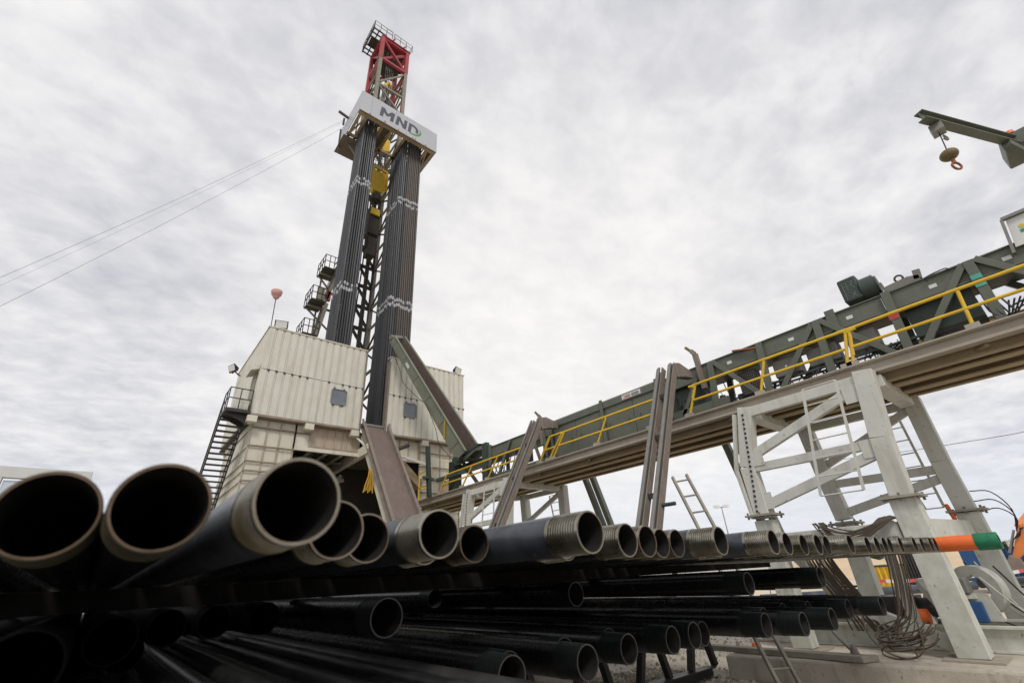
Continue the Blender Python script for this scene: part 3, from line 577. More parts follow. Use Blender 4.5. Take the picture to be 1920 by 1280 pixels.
for x in (10.5, 10.7, 10.9, 11.1, 11.3): part('line', 'wire', r, lambda b: b.tube((x, 30.2, 36), (x, 30.6, 53.6), .025, 6))
r = thing('top_drive', 'dark top drive with yellow bails below the travelling block', 'top drive', (10.85, 30.1, 27.5))
part('motor', 'mast_dark', r, lambda b: b.box((10.35, 29.8, 28.6), (11.35, 30.9, 31.6)), bevel=.1)
part('guard', 'yellow', r, lambda b: b.box((10.4, 29.6, 30.6), (11.2, 29.76, 31.3)), bevel=.03)
for x in (10.4, 11.3): part('bail', 'mast_dark', r, lambda b: b.tube((x, 30, 27.0), (x, 30, 32.6), .07, 8))
part('pipe_gripper', 'mast_dark', r, lambda b: b.box((10.5, 29.7, 26.3), (11.2, 30.5, 28.2)), bevel=.08)
r = thing('guide_ladder', 'yellow slatted guide frame hanging under the silver sign', 'frame', (10.6, 29.6, 37.9))
for x in (10.2, 11.1): part('stile', 'yellow', r, lambda b: b.bar((x, 29.5, 38.2), (x - .15, 29.8, 41.6), .1, .14))
for k in range(10): part('slat', 'yellow', r, lambda b: b.bar((10.2 - .012 * k, 29.5 + .03 * k, 38.5 + .33 * k), (11.1 - .012 * k, 29.5 + .03 * k, 38.5 + .33 * k), .1, .12))
part('counterweight', 'yellow', r, lambda b: b.prism([(10.7, 29.35, 38.3), (11.35, 29.35, 38.6), (11.35, 29.35, 40.0), (10.95, 29.35, 40.2)], (0, .3, 0)))

# guy wires
for k, (a, c) in enumerate((((7.1, 30.2, 40.6), (-7.4, 27.2, 15.4)), ((7.1, 30.2, 40.4), (-7.3, 27.2, 14.95)), ((7.1, 29.8, 39.2), (-6.9, 27.0, 13.9)))):
    a, c = V(a), V(c); e_ = a + (c - a) * 1.75
    pts = [lerp(a, e_, t / 24) - V((0, 0, 1.1 * math.sin(math.pi * t / 24))) for t in range(25)]
    w = MB().path(pts, .009 if k != 1 else .005, 5).build('guy_wire', 'wire')
    tag(w, ['topmost guy wire running down left from the racking board', 'thinnest guy wire, just under the topmost one', 'lowest of the guy wires running down left from the racking board'][k], 'wire', 'guy wires')

# ------------------------------------------------------------------ V-door ramp
vr = thing('v_door_ramp', 'brown steel pipe ramp sloping down from the V-door between the cream walls', 'ramp', (11, 21.5, 0))
T0, T1 = V((0, 26.1, 10.75)), V((0, 17.6, -.05))
part('slide_plate', 'ramp_brown', vr, lambda b: b.bar(T0 + V((11.0, 0, 0)), T1 + V((11.0, 0, 0)), 1.45, .06))
for x in (10.2, 11.8):
    part('side_rail', 'rust_steel', vr, lambda b: b.chan(T0 + V((x, 0, .12)), T1 + V((x, 0, .12)), .16, .42, .03, (0, 0, 1), 1 if x < 11 else -1))
    part('side_web', 'cream_dirty', vr, lambda b: b.bar(T0 + V((x + (.09 if x < 11 else -.09), .12, -.42)), T1 + V((x + (.09 if x < 11 else -.09), .12, -.42)), .05, .6))
    for t in range(14):
        p = lerp(T0, T1, (t + .5) / 14) + V((x, 0, .34)); part('bolt_lug', 'rust_steel', vr, lambda b: b.box((p.x - .06, p.y - .06, p.z - .03), (p.x + .06, p.y + .06, p.z + .05)))
for t in range(8): q = lerp(T0, T1, (t + .5) / 8); part('cross_member', 'rib_brown', vr, lambda b: b.bar(q + V((10.3, .1, -.2)), q + V((11.7, .1, -.2)), .12, .2))
part('head_roller', 'steel_grey', vr, lambda b: b.tube((10.2, 26.15, 10.85), (11.8, 26.15, 10.85), .12, 12))
part('horn', 'steel_grey', vr, lambda b: (b.tube((10.2, 26.0, 10.8), (10.15, 25.95, 11.15), .07, 8), b.tube((11.8, 26.0, 10.8), (11.85, 25.95, 11.1), .07, 8)))

# ------------------------------------------------------------------ raised green trough
tg = thing('lifting_trough', 'long green steel trough raised diagonally from the catwalk to the V-door', 'trough', (14.4, 21.6, 8.2))
P0, P1 = V((14.75, 21.55, 8.55)), V((11.55, 25.05, 16.6))
dv = (P1 - P0).normalized(); sd_ = dv.cross(V((0, 0, 1))).normalized(); 
mid_ = (P0 + P1) / 2; cp_ = V((0, 0, 2.1)) - mid_; cp_ = (cp_ - dv * cp_.dot(dv)).normalized(); rg_ = dv.cross(cp_).normalized()
rg_ = rg_ if rg_.x > 0 else -rg_
nn = (cp_ * math.cos(rad(52)) + rg_ * math.sin(rad(52))).normalized(); sd_ = (rg_ * math.cos(rad(52)) - cp_ * math.sin(rad(52))).normalized()   # opening rolled to the right
def strip(b, a0, a1, c0, c1, th):
    p = [P0 + sd_ * a0[0] + nn * a0[1], P0 + sd_ * a1[0] + nn * a1[1], P1 + sd_ * c1[0] + nn * c1[1], P1 + sd_ * c0[0] + nn * c0[1]]
    nrm = (p[1] - p[0]).cross(p[2] - p[0]).normalized(); b.prism(p, nrm * th)
part('left_side_plate', 'green_pale', tg, lambda b: strip(b, (-.62, -.42), (-.55, .45), (-.42, -.28), (-.38, .3), .05))
part('bottom_plate', 'ramp_brown', tg, lambda b: strip(b, (-.56, -.40), (.5, -.40), (-.38, -.26), (.36, -.26), .05))
part('right_side_plate', 'ramp_brown', tg, lambda b: strip(b, (.55, -.42), (.62, .45), (.38, -.28), (.42, .3), .05))
part('liner', 'ramp_brown', tg, lambda b: (strip(b, (.52, -.34), (.58, .40), (.35, -.22), (.39, .26), -.04), strip(b, (-.54, -.34), (-.50, .40), (-.36, -.22), (-.34, .26), -.03)))
part('top_lip', 'green_pale', tg, lambda b: (b.bar(P0 + sd_ * -.6 + nn * .46, P1 + sd_ * -.41 + nn * .31, .14, .05, nn), b.bar(P0 + sd_ * .64 + nn * .46, P1 + sd_ * .44 + nn * .31, .14, .05, nn)))
for t in (.08, .25, .45, .62, .8, .95):
    q = lerp(P0, P1, t); k = 1 - .32 * t
    part('stiffener', 'green_pale', tg, lambda b: b.bar(q + sd_ * (-.66 * k) + nn * (-.4 * k), q + sd_ * (-.62 * k) + nn * (.42 * k), .05, .08, dv))
part('end_roller', 'steel_grey', tg, lambda b: b.tube(P1 + sd_ * -.5 + dv * .15, P1 + sd_ * .45 + dv * .15, .16, 12))
part('yellow_mark', 'yellow', tg, lambda b: b.bar(lerp(P0, P1, .16) + sd_ * -.69 + nn * -.3, lerp(P0, P1, .24) + sd_ * -.66 + nn * .36, .05, .05, dv))
part('identity_plate', 'panel_white', tg, lambda b: b.bar(lerp(P0, P1, .72) + sd_ * -.52 + nn * .0, lerp(P0, P1, .765) + sd_ * -.51 + nn * .0, .012, .2, nn))
part('pivot', 'green_dark', tg, lambda b: b.tube(P0 + sd_ * -.8 + nn * -.4, P0 + sd_ * .8 + nn * -.4, .2, 14))
part('control_cable', 'cable', tg, lambda b: b.path([lerp(P0, P1, t / 12) + sd_ * (-.75 + .1 * (t % 2)) + nn * (-.5 - .3 * math.sin(t)) for t in range(13)], .018, 5))

# ------------------------------------------------------------------ catwalk
cw = thing('catwalk', 'elevated green pipe catwalk with yellow railings running to the rig', 'catwalk', (15.3, 11, 6.2))
CY0, CY1, DX0, DX1, DZ = -3.2, 25.8, 13.8, 16.85, 6.5
ysec = [CY0 + (CY1 - CY0) * k / 10 for k in range(11)]
for a, c in zip(ysec[:-1], ysec[1:]):
    part('deck_grating', 'grating', cw, lambda b: b.box((DX0 + .1, a + .01, DZ - .05), (DX1 - .1, c - .01, DZ - .01)))
part('edge_beam', 'deck_edge', cw, lambda b: b.chan((DX0 + .04, CY1, DZ - .13), (DX0 + .04, CY0, DZ - .13), .12, .26, .035, (0, 0, 1), 1))
part('edge_lip', 'deck_edge', cw, lambda b: (b.box((DX0 - .06, CY0, DZ - .005), (DX0 + .12, CY1, DZ + .035)), b.box((DX0 - .05, CY0, DZ - .30), (DX0 + .25, CY1, DZ - .265))))
part('edge_beam', 'deck_edge', cw, lambda b: b.bar((DX1 - .04, CY1, DZ - .13), (DX1 - .04, CY0, DZ - .13), .12, .26))
for x, w in ((14.25, .16), (14.85, .34), (15.75, .34), (16.35, .16)):
    part('stringer_beam', 'deck_beam', cw, lambda b: b.ibeam((x, CY0, DZ - .28), (x, CY1, DZ - .28), w, .42, .04))
for k in range(20): y = CY0 + .6 + k * 1.48; part('joist', 'deck_under', cw, lambda b: b.bar((DX0 + .12, y, DZ - .14), (DX1 - .12, y, DZ - .14), .1, .16))
for k in range(10): y = CY0 + .4 + k * 2.96; part('under_strut', 'deck_beam', cw, lambda b: b.bar((DX0 + .2, y, DZ - .36), (DX0 + .85, y + .55, DZ - .36), .08, .05))
# green trough girder
GX0, GX1, GZ0, GZ1 = 14.8, 15.9, 8.0, 8.46
for a, c in ((CY0, 1.55), (1.56, 8.68), (14.62, 19.6)):
    part('girder_web', 'green', cw, lambda b: b.box((GX0, a, GZ0), (GX0 + .05, c, GZ1)))
    part('girder_web', 'green', cw, lambda b: b.box((GX1 - .05, a, GZ0), (GX1, c, GZ1)))
    part('girder_floor', 'green_dark', cw, lambda b: b.box((GX0 + .055, a, GZ0 + .005), (GX1 - .055, c, GZ0 + .05)))
    part('girder_lip', 'green', cw, lambda b: (b.box((GX0 - .05, a, GZ1 + .002), (GX0 + .1, c, GZ1 + .035)), b.box((GX0 - .04, a, GZ0 - .04), (GX0 + .1, c, GZ0 - .003))))
py = [8.72, 10.0, 11.5, 13.1, 14.58]
for a, c in zip(py[:-1], py[1:]):
    pn = part('side_panel', 'green', cw, lambda b: b.box((14.68, a + .012, 6.56), (14.74, c - .012, 8.16)))
    part('handle', 'steel_dark', pn, lambda b: (b.path([(14.67, a + .25, 7.45), (14.62, a + .25, 7.43), (14.62, a + .25, 7.3), (14.66, a + .25, 7.25)], .012, 5), b.path([(14.67, c - .3, 7.5), (14.62, c - .3, 7.48), (14.62, c - .3, 7.35), (14.66, c - .3, 7.3)], .012, 5)))
    part('hinge', 'steel_dark', pn, lambda b: b.box((14.655, c - .12, 6.6), (14.679, c - .04, 6.75)))
for a, c in ((8.72, 11.48), (11.5, 14.58)): part('upper_panel', 'green', cw, lambda b: b.prism([(14.66, a, 8.165), (14.62, a, 8.2), (14.62, a, 8.46), (14.72, a, 8.54), (15.9, a, 8.54), (15.9, a, 8.165)], (0, c - a, 0)))
for y in (8.75, 11.49, 14.55): part('panel_rib', 'green', cw, lambda b: b.box((14.56, y - .07, 6.55), (14.615, y + .07, 8.56)))
part('panel_back', 'green_dark', cw, lambda b: b.box((14.76, 8.8, 6.56), (15.9, 14.5, 8.15)))
pt = part('notice_plate', 'panel_white', cw, lambda b: b.box((14.60, 9.5, 8.235), (14.617, 10.4, 8.43)))
part('notice_print', 'tag_red', pt, lambda b: [b.box((14.597, 9.98, 8.26 + .035 * k), (14.5995, 10.36 - .07 * (k % 3), 8.28 + .035 * k)) for k in range(4)])
part('notice_print', 'logo_dark', pt, lambda b: [b.box((14.597, 9.54 + .05 * (k % 2), 8.26 + .035 * k), (14.5995, 9.92, 8.28 + .035 * k)) for k in range(4)])
truss = [((7.24, 8.05), (7.99, 6.9), .14), ((6.59, 8.44), (6.8, 6.6), .20), ((6.51, 8.44), (5.2, 6.7), .15), ((4.89, 8.46), (5.03, 6.6), .20), ((3.3, 8.4), (4.79, 6.6), .16), ((3.19, 8.44), (3.27, 6.6), .20), ((3.1, 8.44), (1.7, 6.7), .15),
         ((1.41, 8.5), (1.5, 6.6), .20), ((-.21, 8.44), (1.29, 6.6), .16), ((-.31, 8.47), (-.29, 6.6), .20), ((-.44, 8.47), (-1.9, 6.6), .15), ((-2.0, 8.47), (-1.98, 6.6), .2),
         ((15.3, 8.4), (15.0, 6.6), .16), ((16.0, 8.4), (17.4, 6.6), .16), ((16.1, 8.4), (15.5, 6.7), .13), ((17.7, 8.4), (18.9, 6.6), .16), ((19.5, 8.6), (19.5, 6.6), .22)]
for k, ((y0, z0), (y1, z1), w) in enumerate(truss):
    x = GX0 - .06 - (.022 if k % 2 else 0)
    part('truss_member', 'green', cw, lambda b: b.bar((x, y0, z0), (x, y1, z1), w, .1, (1, 0, 0)), bevel=.008)
    part('truss_member', 'green', cw, lambda b: b.bar((GX1 + .08, y0, z0), (GX1 + .08, y1, z1), w, .1, (1, 0, 0)))
part('bottom_chord', 'green', cw, lambda b: b.bar((14.74, 8.4, 6.95), (14.74, 6.3, 6.95), .1, .32))
part('bottom_chord', 'green', cw, lambda b: b.bar((14.74, 14.7, 6.9), (14.74, 19.4, 6.9), .1, .14))
for a, c in (((15.0, -.1, 7.15), (15.7, 1.25, 7.95)), ((15.0, 7.2, 6.7), (15.8, 8.6, 7.95)), ((15.0, 14.8, 6.9), (15.7, 15.6, 7.9)), ((15.0, 17, 7.3), (15.6, 17.6, 7.95))): part('under_box', 'green_dark', cw, lambda b: b.box(a, c))
part('web_bracket', 'green', cw, lambda b: b.box((14.72, 2.66, 7.98), (14.79, 2.9, 8.62)))
part('conduit', 'green_dark', cw, lambda b: (b.bar((14.9, 6.0, 7.9), (14.9, .9, 7.9), .1, .08), b.bar((14.9, 5.1, 7.1), (14.9, .9, 7.1), .08, .06)))
for (y0, y1, z0, z1) in ((4.02, 4.8, 7.22, 7.78), (2.95, 3.8, 7.22, 7.78), (1.98, 2.72, 7.25, 7.8)):
    e = part('junction_box', 'box_grey', cw, lambda b: b.box((14.95, y0, z0), (15.35, y1, z1)), bevel=.04)
    part('screw', 'lens', e, lambda b: b.tube((14.945, (y0 + y1) / 2, (z0 + z1) / 2), (14.93, (y0 + y1) / 2, (z0 + z1) / 2), .035, 8))
ck = part('cooler', 'steel_dark', cw, lambda b: b.box((15.0, 5.35, 6.95), (15.35, 5.95, 7.8)))
part('cooler_mesh', 'box_grey', ck, lambda b: ([b.box((14.985, 5.36 + .06 * k, 6.96), (14.998, 5.375 + .06 * k, 7.79)) for k in range(10)], [b.box((14.975, 5.36, 6.98 + .08 * k), (14.984, 5.94, 6.995 + .08 * k)) for k in range(10)]))
for (y, z, rr, hh) in ((6.25, 6.55, .13, .4), (6.0, 6.55, .1, .55), (6.6, 6.75, .1, .5)): part('accumulator', 'steel_dark', cw, lambda b: b.tube((14.98, y, z), (14.98, y, z + hh), rr, 14), smooth=40)
for k in range(64):
    y = random.uniform(1.2, 5.2) if k < 50 else random.uniform(6.4, 8.4)
    z = 7.22 if k < 50 else 7.7; d = random.uniform(.12, .5); w = random.uniform(-.35, .35); x = 14.95 + random.uniform(0, .3)
    part('cable', 'cable', cw, lambda b: b.path([(x, y, z), (x - .02, y + w * .2, z - d * .6), (x - .05, y + w * .5, z - d), (x, y + w, z - d * .75), (x + .05, y + w * 1.2, max(6.55, z - d * 1.3))], random.choice((.012, .016, .022)), 5))
for k, (x, z, rr) in enumerate(((14.76, 7.93, .018), (14.75, 7.88, .014), (14.93, 7.02, .02), (14.9, 6.97, .016))): part('hydraulic_line', 'steel_dark', cw, lambda b: b.path([(x, 6.3, z), (x, 4.0, z - .01), (x, 2.0, z + .01), (x, -.2, z)], rr, 6))
for y in (5.9, 3.9, 2.3, .4, -1.0): part('label_plate', 'panel_white', cw, lambda b: b.box((14.79, y, 8.16), (14.797, y + .16, 8.26)))
part('chain', 'cable', cw, lambda b: [b.path([(14.7, -.15 - .1 * k, 7.35), (14.68, -.2 - .12 * k, 7.0 - .04 * k), (14.7, -.4 - .05 * k, 6.85), (14.7, -.55 - .1 * k, 7.2)], .02, 5) for k in range(4)])
part('cable_loop', 'cable', cw, lambda b: [b.path([(14.9, -.5, 7.1 - .1 * k), (14.9, -1.1, 7.25 - .12 * k), (14.9, -2.2, 7.0 - .1 * k)], .02, 5) for k in range(3)])
part('red_marker', 'tag_red', cw, lambda b: b.box((14.655, 1.35, 7.66), (14.675, 1.57, 7.84)))
part('teal_marker', 'teal', cw, lambda b: (b.box((14.655, -.40, 7.93), (14.675, -.2, 8.05)), b.box((14.655, -.40, 7.72), (14.675, -.2, 7.84))))
part('rust_chute', 'rust_red', cw, lambda b: b.bar((14.72, 5.75, 8.52), (14.68, 5.0, 8.32), .08, .05))
# drive unit on top
du = part('drive_box', 'green_dark', cw, lambda b: b.box((14.72, 1.85, 8.62), (15.3, 2.32, 9.36)), bevel=.05)
def chalk(b):
    y, z = 2.22, 8.85
    for (a, c) in (((0, .35), (0, .1)), ((0, .23), (-.1, .23)), ((-.1, .35), (-.1, .1)), ((-.16, .35), (-.26, .35)), ((-.26, .35), (-.2, .22)), ((-.2, .22), (-.27, .12)), ((0.0, 0.03), (0, -.15)), ((0, .03), (-.1, .03)), ((0, -.06), (-.08, -.06)), ((-.15, .0), (-.24, -.14)), ((-.24, .0), (-.15, -.14))):
        b.bar((14.715, y + a[0], z + a[1]), (14.715, y + c[0], z + c[1]), .004, .014, (1, 0, 0))
part('chalk_marks', 'chalk', du, chalk)
part('drive_motor', 'green_dark', cw, lambda b: (b.tube((14.98, 1.85, 8.9), (14.98, 1.52, 8.9), .33, 22), b.tube((14.98, 1.52, 8.9), (14.98, 1.46, 8.9), .27, 22)), smooth=40)
part('mounting', 'box_grey', cw, lambda b: (b.prism([(14.8, 1.42, 8.5), (14.8, .62, 8.5), (14.8, .62, 8.66), (14.8, .85, 8.72), (14.8, 1.35, 8.68)], (.5, 0, 0)), b.bar((14.85, 1.38, 8.55), (14.85, 1.42, 8.86), .06, .06), b.bar((14.85, .66, 8.56), (14.85, .62, 8.82), .16, .1)))
part('lifting_eye', 'steel_dark', cw, lambda b: b.path([(14.9, 1.02 + .09 * math.cos(a / 8 * 6.2832), 8.8 + .09 * math.sin(a / 8 * 6.2832)) for a in range(9)], .025, 6))
part('grab_rod', 'steel_dark', cw, lambda b: b.path([(14.74, .52, 8.36), (14.7, .52, 8.46), (14.7, .1, 8.5), (14.74, .1, 8.42)], .015, 5))
for y in (7.05, 15.35):
    hn = part('stop_horn', 'rust_steel', cw, lambda b: (b.bar((14.74, y - .05, 7.6), (14.74, y, 8.95), .16, .16), b.bar((14.74, y, 8.95), (14.7, y + .1, 9.1), .15, .14)))
    part('horn_tip', 'brass', hn, lambda b: b.bar((14.7, y + .1, 9.08), (14.66, y + .26, 9.3), .05, .1))
part('pulley', 'rust_red', cw, lambda b: b.tube((14.7, 16.2, 8.35), (14.78, 16.2, 8.35), .17, 18))
# head frame at the rig end
part('head_block', 'green_dark', cw, lambda b: (b.box((14.5, 22.6, 6.55), (15.0, 23.2, 8.4)), b.box((14.55, 19.55, 6.55), (14.78, 19.95, 8.75)), b.box((15.0, 19.7, 7.9), (15.8, 23.3, 8.2))))
part('head_plate', 'green', cw, lambda b: b.prism([(14.5, 19.9, 8.62), (14.5, 20.4, 8.72), (14.5, 22.0, 8.32), (14.5, 22.6, 8.32), (14.5, 22.6, 8.1), (14.5, 21.8, 8.08), (14.5, 20.5, 8.5), (14.5, 19.9, 8.42)], (.12, 0, 0)))
part('head_roof', 'green_dark', cw, lambda b: b.prism([(14.45, 19.9, 8.74), (14.45, 20.3, 8.84), (14.45, 22.4, 8.42), (14.45, 22.4, 8.36)], (1.2, 0, 0)))
part('tilt_cylinder', 'steel_dark', cw, lambda b: (b.tube((14.6, 20.4, 6.7), (14.7, 22.0, 8.2), .1, 12), b.tube((14.6, 18.8, 6.7), (14.7, 20.0, 8.0), .08, 12)))
part('head_hoses', 'cable', cw, lambda b: [b.path([(14.75, 17.3 + .3 * k, 7.9), (14.7, 17.5 + .35 * k, 7.2), (14.72, 18.0 + .3 * k, 6.8), (14.7, 18.5 + .3 * k, 7.4)], .025, 5) for k in range(7)])
jib_ = part('swing_post', 'green_dark', cw, lambda b: (b.bar((13.6, 23.8, 6.5), (13.45, 23.9, 9.4), .2, .22), b.bar((13.2, 23.7, 7.55), (14.0, 24.2, 7.55), .3, .14), b.bar((13.8, 23.4, 7.35), (14.6, 21.6, 7.6), .16, .18)))
# yellow railings
def railing(posts, z0, ends, name='railing'):
    # posts: (y_base, y_top); rails follow the tops
    rt = part('handrail', 'yellow', cw, lambda b: b.path([(13.87, y, z) for y, z in ends], .043, 8), smooth=50)
    part('knee_rail', 'yellow', cw, lambda b: b.path([(13.87, posts[0][0] * .5 + posts[0][1] * .5, z0 + .53), (13.87, posts[-1][0] * .5 + posts[-1][1] * .5, z0 + .53)], .04, 8), smooth=50)
    for yb, yt in posts:
        p_ = part('post', 'yellow', cw, lambda b: b.path([(13.875, yb, z0 + .04), (13.875, yt, z0 + 1.0)], .042, 8), smooth=50)
        part('post_shoe', 'deck_edge', p_, lambda b: b.box((13.80, yb - .13, z0 + .037), (13.95, yb + .13, z0 + .15)))
railing([(2.58, 2.36), (.2, .12), (-2.4, -2.45)], DZ, [(2.5, DZ + .3), (2.36, DZ + .95), (2.26, DZ + 1.03), (-3.2, DZ + 1.03)])
railing([(7.35, 6.9), (5.0, 4.62), (2.72, 2.45)], DZ, [(7.1, DZ + .6), (6.92, DZ + .95), (6.82, DZ + 1.02), (2.52, DZ + 1.02), (2.44, DZ + .95)])
railing([(13.9, 13.05), (11.4, 10.75), (8.9, 8.56)], DZ, [(13.5, DZ + .5), (13.1, DZ + .95), (12.95, DZ + 1.02), (8.62, DZ + 1.02), (8.54, DZ + .95)])
railing([(14.75, 13.95), (14.15, 13.2)], DZ, [(14.3, DZ + .6), (14.0, DZ + 1.0), (13.85, DZ + 1.03), (13.2, DZ + 1.03)])
railing([(23.2, 22.4), (20.9, 19.9), (18.6, 17.7), (16.0, 15.2)], DZ, [(22.4, DZ + 1.0), (15.2, DZ + 1.02)])
def gate(b):
    y0, y1 = 24.1, 25.55
    for (y, x) in ((y0, 13.87), (y0 + .2, 13.87), (y1, 13.87), (y1, 14.7)): b.tube((x, y, DZ + .04), (x, y, DZ + 1.7), .04, 8)
    for z in (DZ + .08, DZ + .8, DZ + 1.66): b.path([(13.87, y0, z), (13.87, y1, z), (14.7, y1, z)], .035, 8)
    for y in (22.9, 23.5): b.tube((14.6, y, DZ + .04), (14.6, y, DZ + 1.2), .03, 8)
    b.path([(14.6, 24, DZ + 1.2), (14.6, 22.6, DZ + 1.2)], .03, 8); b.path([(14.6, 24, DZ + .7), (14.6, 22.6, DZ + .7)], .03, 8)
part('end_gate', 'yellow', cw, gate, smooth=40)
part('far_handrail', 'yellow', cw, lambda b: [b.path([(16.7, CY0, DZ + z), (16.7, 2.4, DZ + z)], .034, 8) for z in (.52, 1.02)])
for y in (-2.5, -.1, 2.3): part('far_post', 'yellow', cw, lambda b: b.tube((16.7, y, DZ), (16.7, y, DZ + 1.02), .036, 8))
# sign board at the near end
sb = part('name_board_frame', 'steel_grey', cw, lambda b: (b.bar((14.68, -1.2, 9.1), (14.68, -1.06, 8.2), .06, .12, (1, 0, 0)), b.bar((14.68, -1.2, 9.12), (14.68, -2.7, 9.12), .12, .07), b.bar((14.72, -2.6, 8.3), (14.72, -2.6, 9.1), .06, .1, (1, 0, 0))))
nb = part('name_board', 'panel_white', sb, lambda b: b.prism([(14.70, -1.26, 9.07), (14.70, -1.14, 8.35), (14.70, -2.6, 8.35), (14.70, -2.6, 9.07)], (.03, 0, 0)))
part('sign_swoosh', 'logo_lime', sb, lambda b: b.prism([(14.697, -1.36, 8.72), (14.697, -1.36, 8.64), (14.697, -2.4, 8.66), (14.697, -2.4, 8.74)], (-.006, 0, 0)))
part('sign_dots', 'logo_yellow', sb, lambda b: (b.tube((14.698, -1.42, 8.80), (14.69, -1.42, 8.80), .05, 12), b.tube((14.698, -1.55, 8.58), (14.69, -1.55, 8.58), .05, 12)))

# ------------------------------------------------------------------ support towers
def tower(Y):
    t = thing('support_tower', '', 'support tower', (15.15, 4.1 + Y, .25), 'white steel towers under the catwalk')
    NX, FX = 13.45, 16.85
    def leg(pts, x, w, d, m='white_steel'):
        for k, ((ya, za), (yb, zb_)) in enumerate(zip(pts[:-1], pts[1:])):
            part('leg_section', m, t, lambda b: b.bar((x, ya + Y, za), (x, yb + Y, zb_), w, d, (1, 0, 0)), bevel=.015)
    leg([(2.4, 6.24), (2.6, 4.6), (2.68, 3.3)], NX + .15, .42, .36)
    leg([(2.68, 3.24), (2.62, .29)], NX + .15, .50, .42, 'white_base')
    leg([(5.42, 6.2), (5.82, 4.55), (5.78, 3.2)], NX + .15, .38, .34)
    leg([(5.78, 3.14), (5.7, .29)], NX + .15, .46, .4, 'white_base')
    leg([(2.2, 6.1), (2.2, 4.3), (2.15, 3.05)], FX, .40, .36)
    leg([(2.15, 3.0), (2.1, .29)], FX, .46, .42, 'white_base')
    leg([(5.1, 6.1), (5.0, 4.3), (4.9, 3.15)], FX, .40, .36)
    leg([(4.9, 3.1), (4.9, .29)], FX, .46, .42, 'white_base')
    fl_ = part('punched_flange', 'white_steel', t, lambda b: (b.bar((NX - .05, 5.72 + Y, 6.05), (NX - .05, 6.1 + Y, 4.5), .06, .16, (1, 0, 0)), b.bar((NX - .05, 6.1 + Y, 4.5), (NX - .05, 6.0 + Y, 3.2), .06, .16, (1, 0, 0))))
    part('bolt_holes', 'cable', fl_, lambda b: [b.box((NX - .045, lerp((0, 5.42, 5.95), (0, 5.78, 3.35), k / 20).y + .06 + Y, lerp((0, 5.42, 5.95), (0, 5.78, 3.35), k / 20).z), (NX - .026, lerp((0, 5.42, 5.95), (0, 5.78, 3.35), k / 20).y + .11 + Y, lerp((0, 5.42, 5.95), (0, 5.78, 3.35), k / 20).z + .06)) for k in range(21)])['kind'] = 'stuff'
    for p, q, w in (((5.3, 6.04), (2.5, 6.04), .26), ((5.6, 4.84), (2.6, 5.92), .24), ((5.66, 4.5), (2.8, 4.5), .22), ((5.7, 3.48), (2.82, 4.28), .24)):
        part('brace', 'white_steel', t, lambda b: b.bar((NX + .12 + random.uniform(-.01, .01), p[0] + Y, p[1]), (NX + .12, q[0] + Y, q[1]), .16, w, (0, 0, 1)), bevel=.01)
    for p, q, w in (((5.0, 5.95), (2.3, 5.95), .24), ((4.9, 4.16), (2.3, 4.12), .22), ((4.9, 3.3), (2.3, 3.9), .22), ((2.35, 5.8), (4.95, 4.7), .2)):
        part('brace', 'white_steel', t, lambda b: b.bar((FX, p[0] + Y, p[1]), (FX, q[0] + Y, q[1]), .14, w, (0, 0, 1)), bevel=.01)
    for y in (2.3, 5.35): part('cap_beam', 'white_steel', t, lambda b: b.bar((NX + .36, y + Y, 5.98), (FX - .2, y + Y, 5.98), .34, .3), bevel=.01)
    for (y, z) in ((2.78, 5.75), (5.52, 4.75), (2.86, 4.42), (5.6, 3.62)): part('gusset_plate', 'white_steel', t, lambda b: b.box((NX + .02, y - .2 + Y, z - .22), (NX + .035, y + .2 + Y, z + .2)))
    for (y, x) in ((2.68, NX + .15), (5.78, NX + .15), (2.15, FX), (4.9, FX)):
        zf = 3.295 if x < 15 else 3.07
        for (ax, ay) in ((-.28, -.31), (-.28, .31), (.28, -.31), (.28, .31), (-.28, 0)): part('flange_bolt', 'rust_steel', t, lambda b: b.tube((x + ax, y + ay + Y, zf - .11), (x + ax, y + ay + Y, zf + .06), .028, 6))
        part('flange', 'wood', t, lambda b: b.box((x - .34, y - .38 + Y, 3.245 if x < 15 else 3.02), (x + .34, y + .38 + Y, 3.295 if x < 15 else 3.07)))
    for y in (2.6, 5.5): part('base_beam', 'white_base', t, lambda b: b.bar((NX + .4, y + Y, 2.6), (FX - .24, y - .3 + Y, 2.6), .3, .42), bevel=.015)
    for x in (NX + .15, FX): part('base_beam', 'white_base', t, lambda b: b.bar((x, 2.95 + Y, 2.56), (x, 5.4 + Y, 2.56), .3, .46), bevel=.015)
    for y in (3.1, 3.75, 4.6): part('lug', 'deck_edge', t, lambda b: b.box((FX - .05, y + Y, 2.8), (FX + .05, y + .12 + Y, 3.0)))
    for (p, q) in (((14.0, 4.2, 1.0), (13.75, 2.75, .42)), ((14.0, 3.45, 2.3), (14.0, 3.45, .55)), ((15.4, 3.4, 1.5), (14.0, 2.7, .8)), ((16.6, 3.0, 2.4), (15.2, 3.6, .5)), ((14.3, 5.6, 2.3), (16.6, 5.3, .6))):
        part('base_brace', 'white_base', t, lambda b: b.bar((p[0], p[1] + Y, p[2]), (q[0], q[1] + Y, q[2]), .18, .24), bevel=.01)
    for (x, y) in ((NX + .15, 2.62), (NX + .15, 5.7), (FX, 2.1), (FX, 4.9)):
        part('foot_plate', 'deck_edge', t, lambda b: b.box((x - .42, y - .46 + Y, .253), (x + .42, y + .46 + Y, .287)))
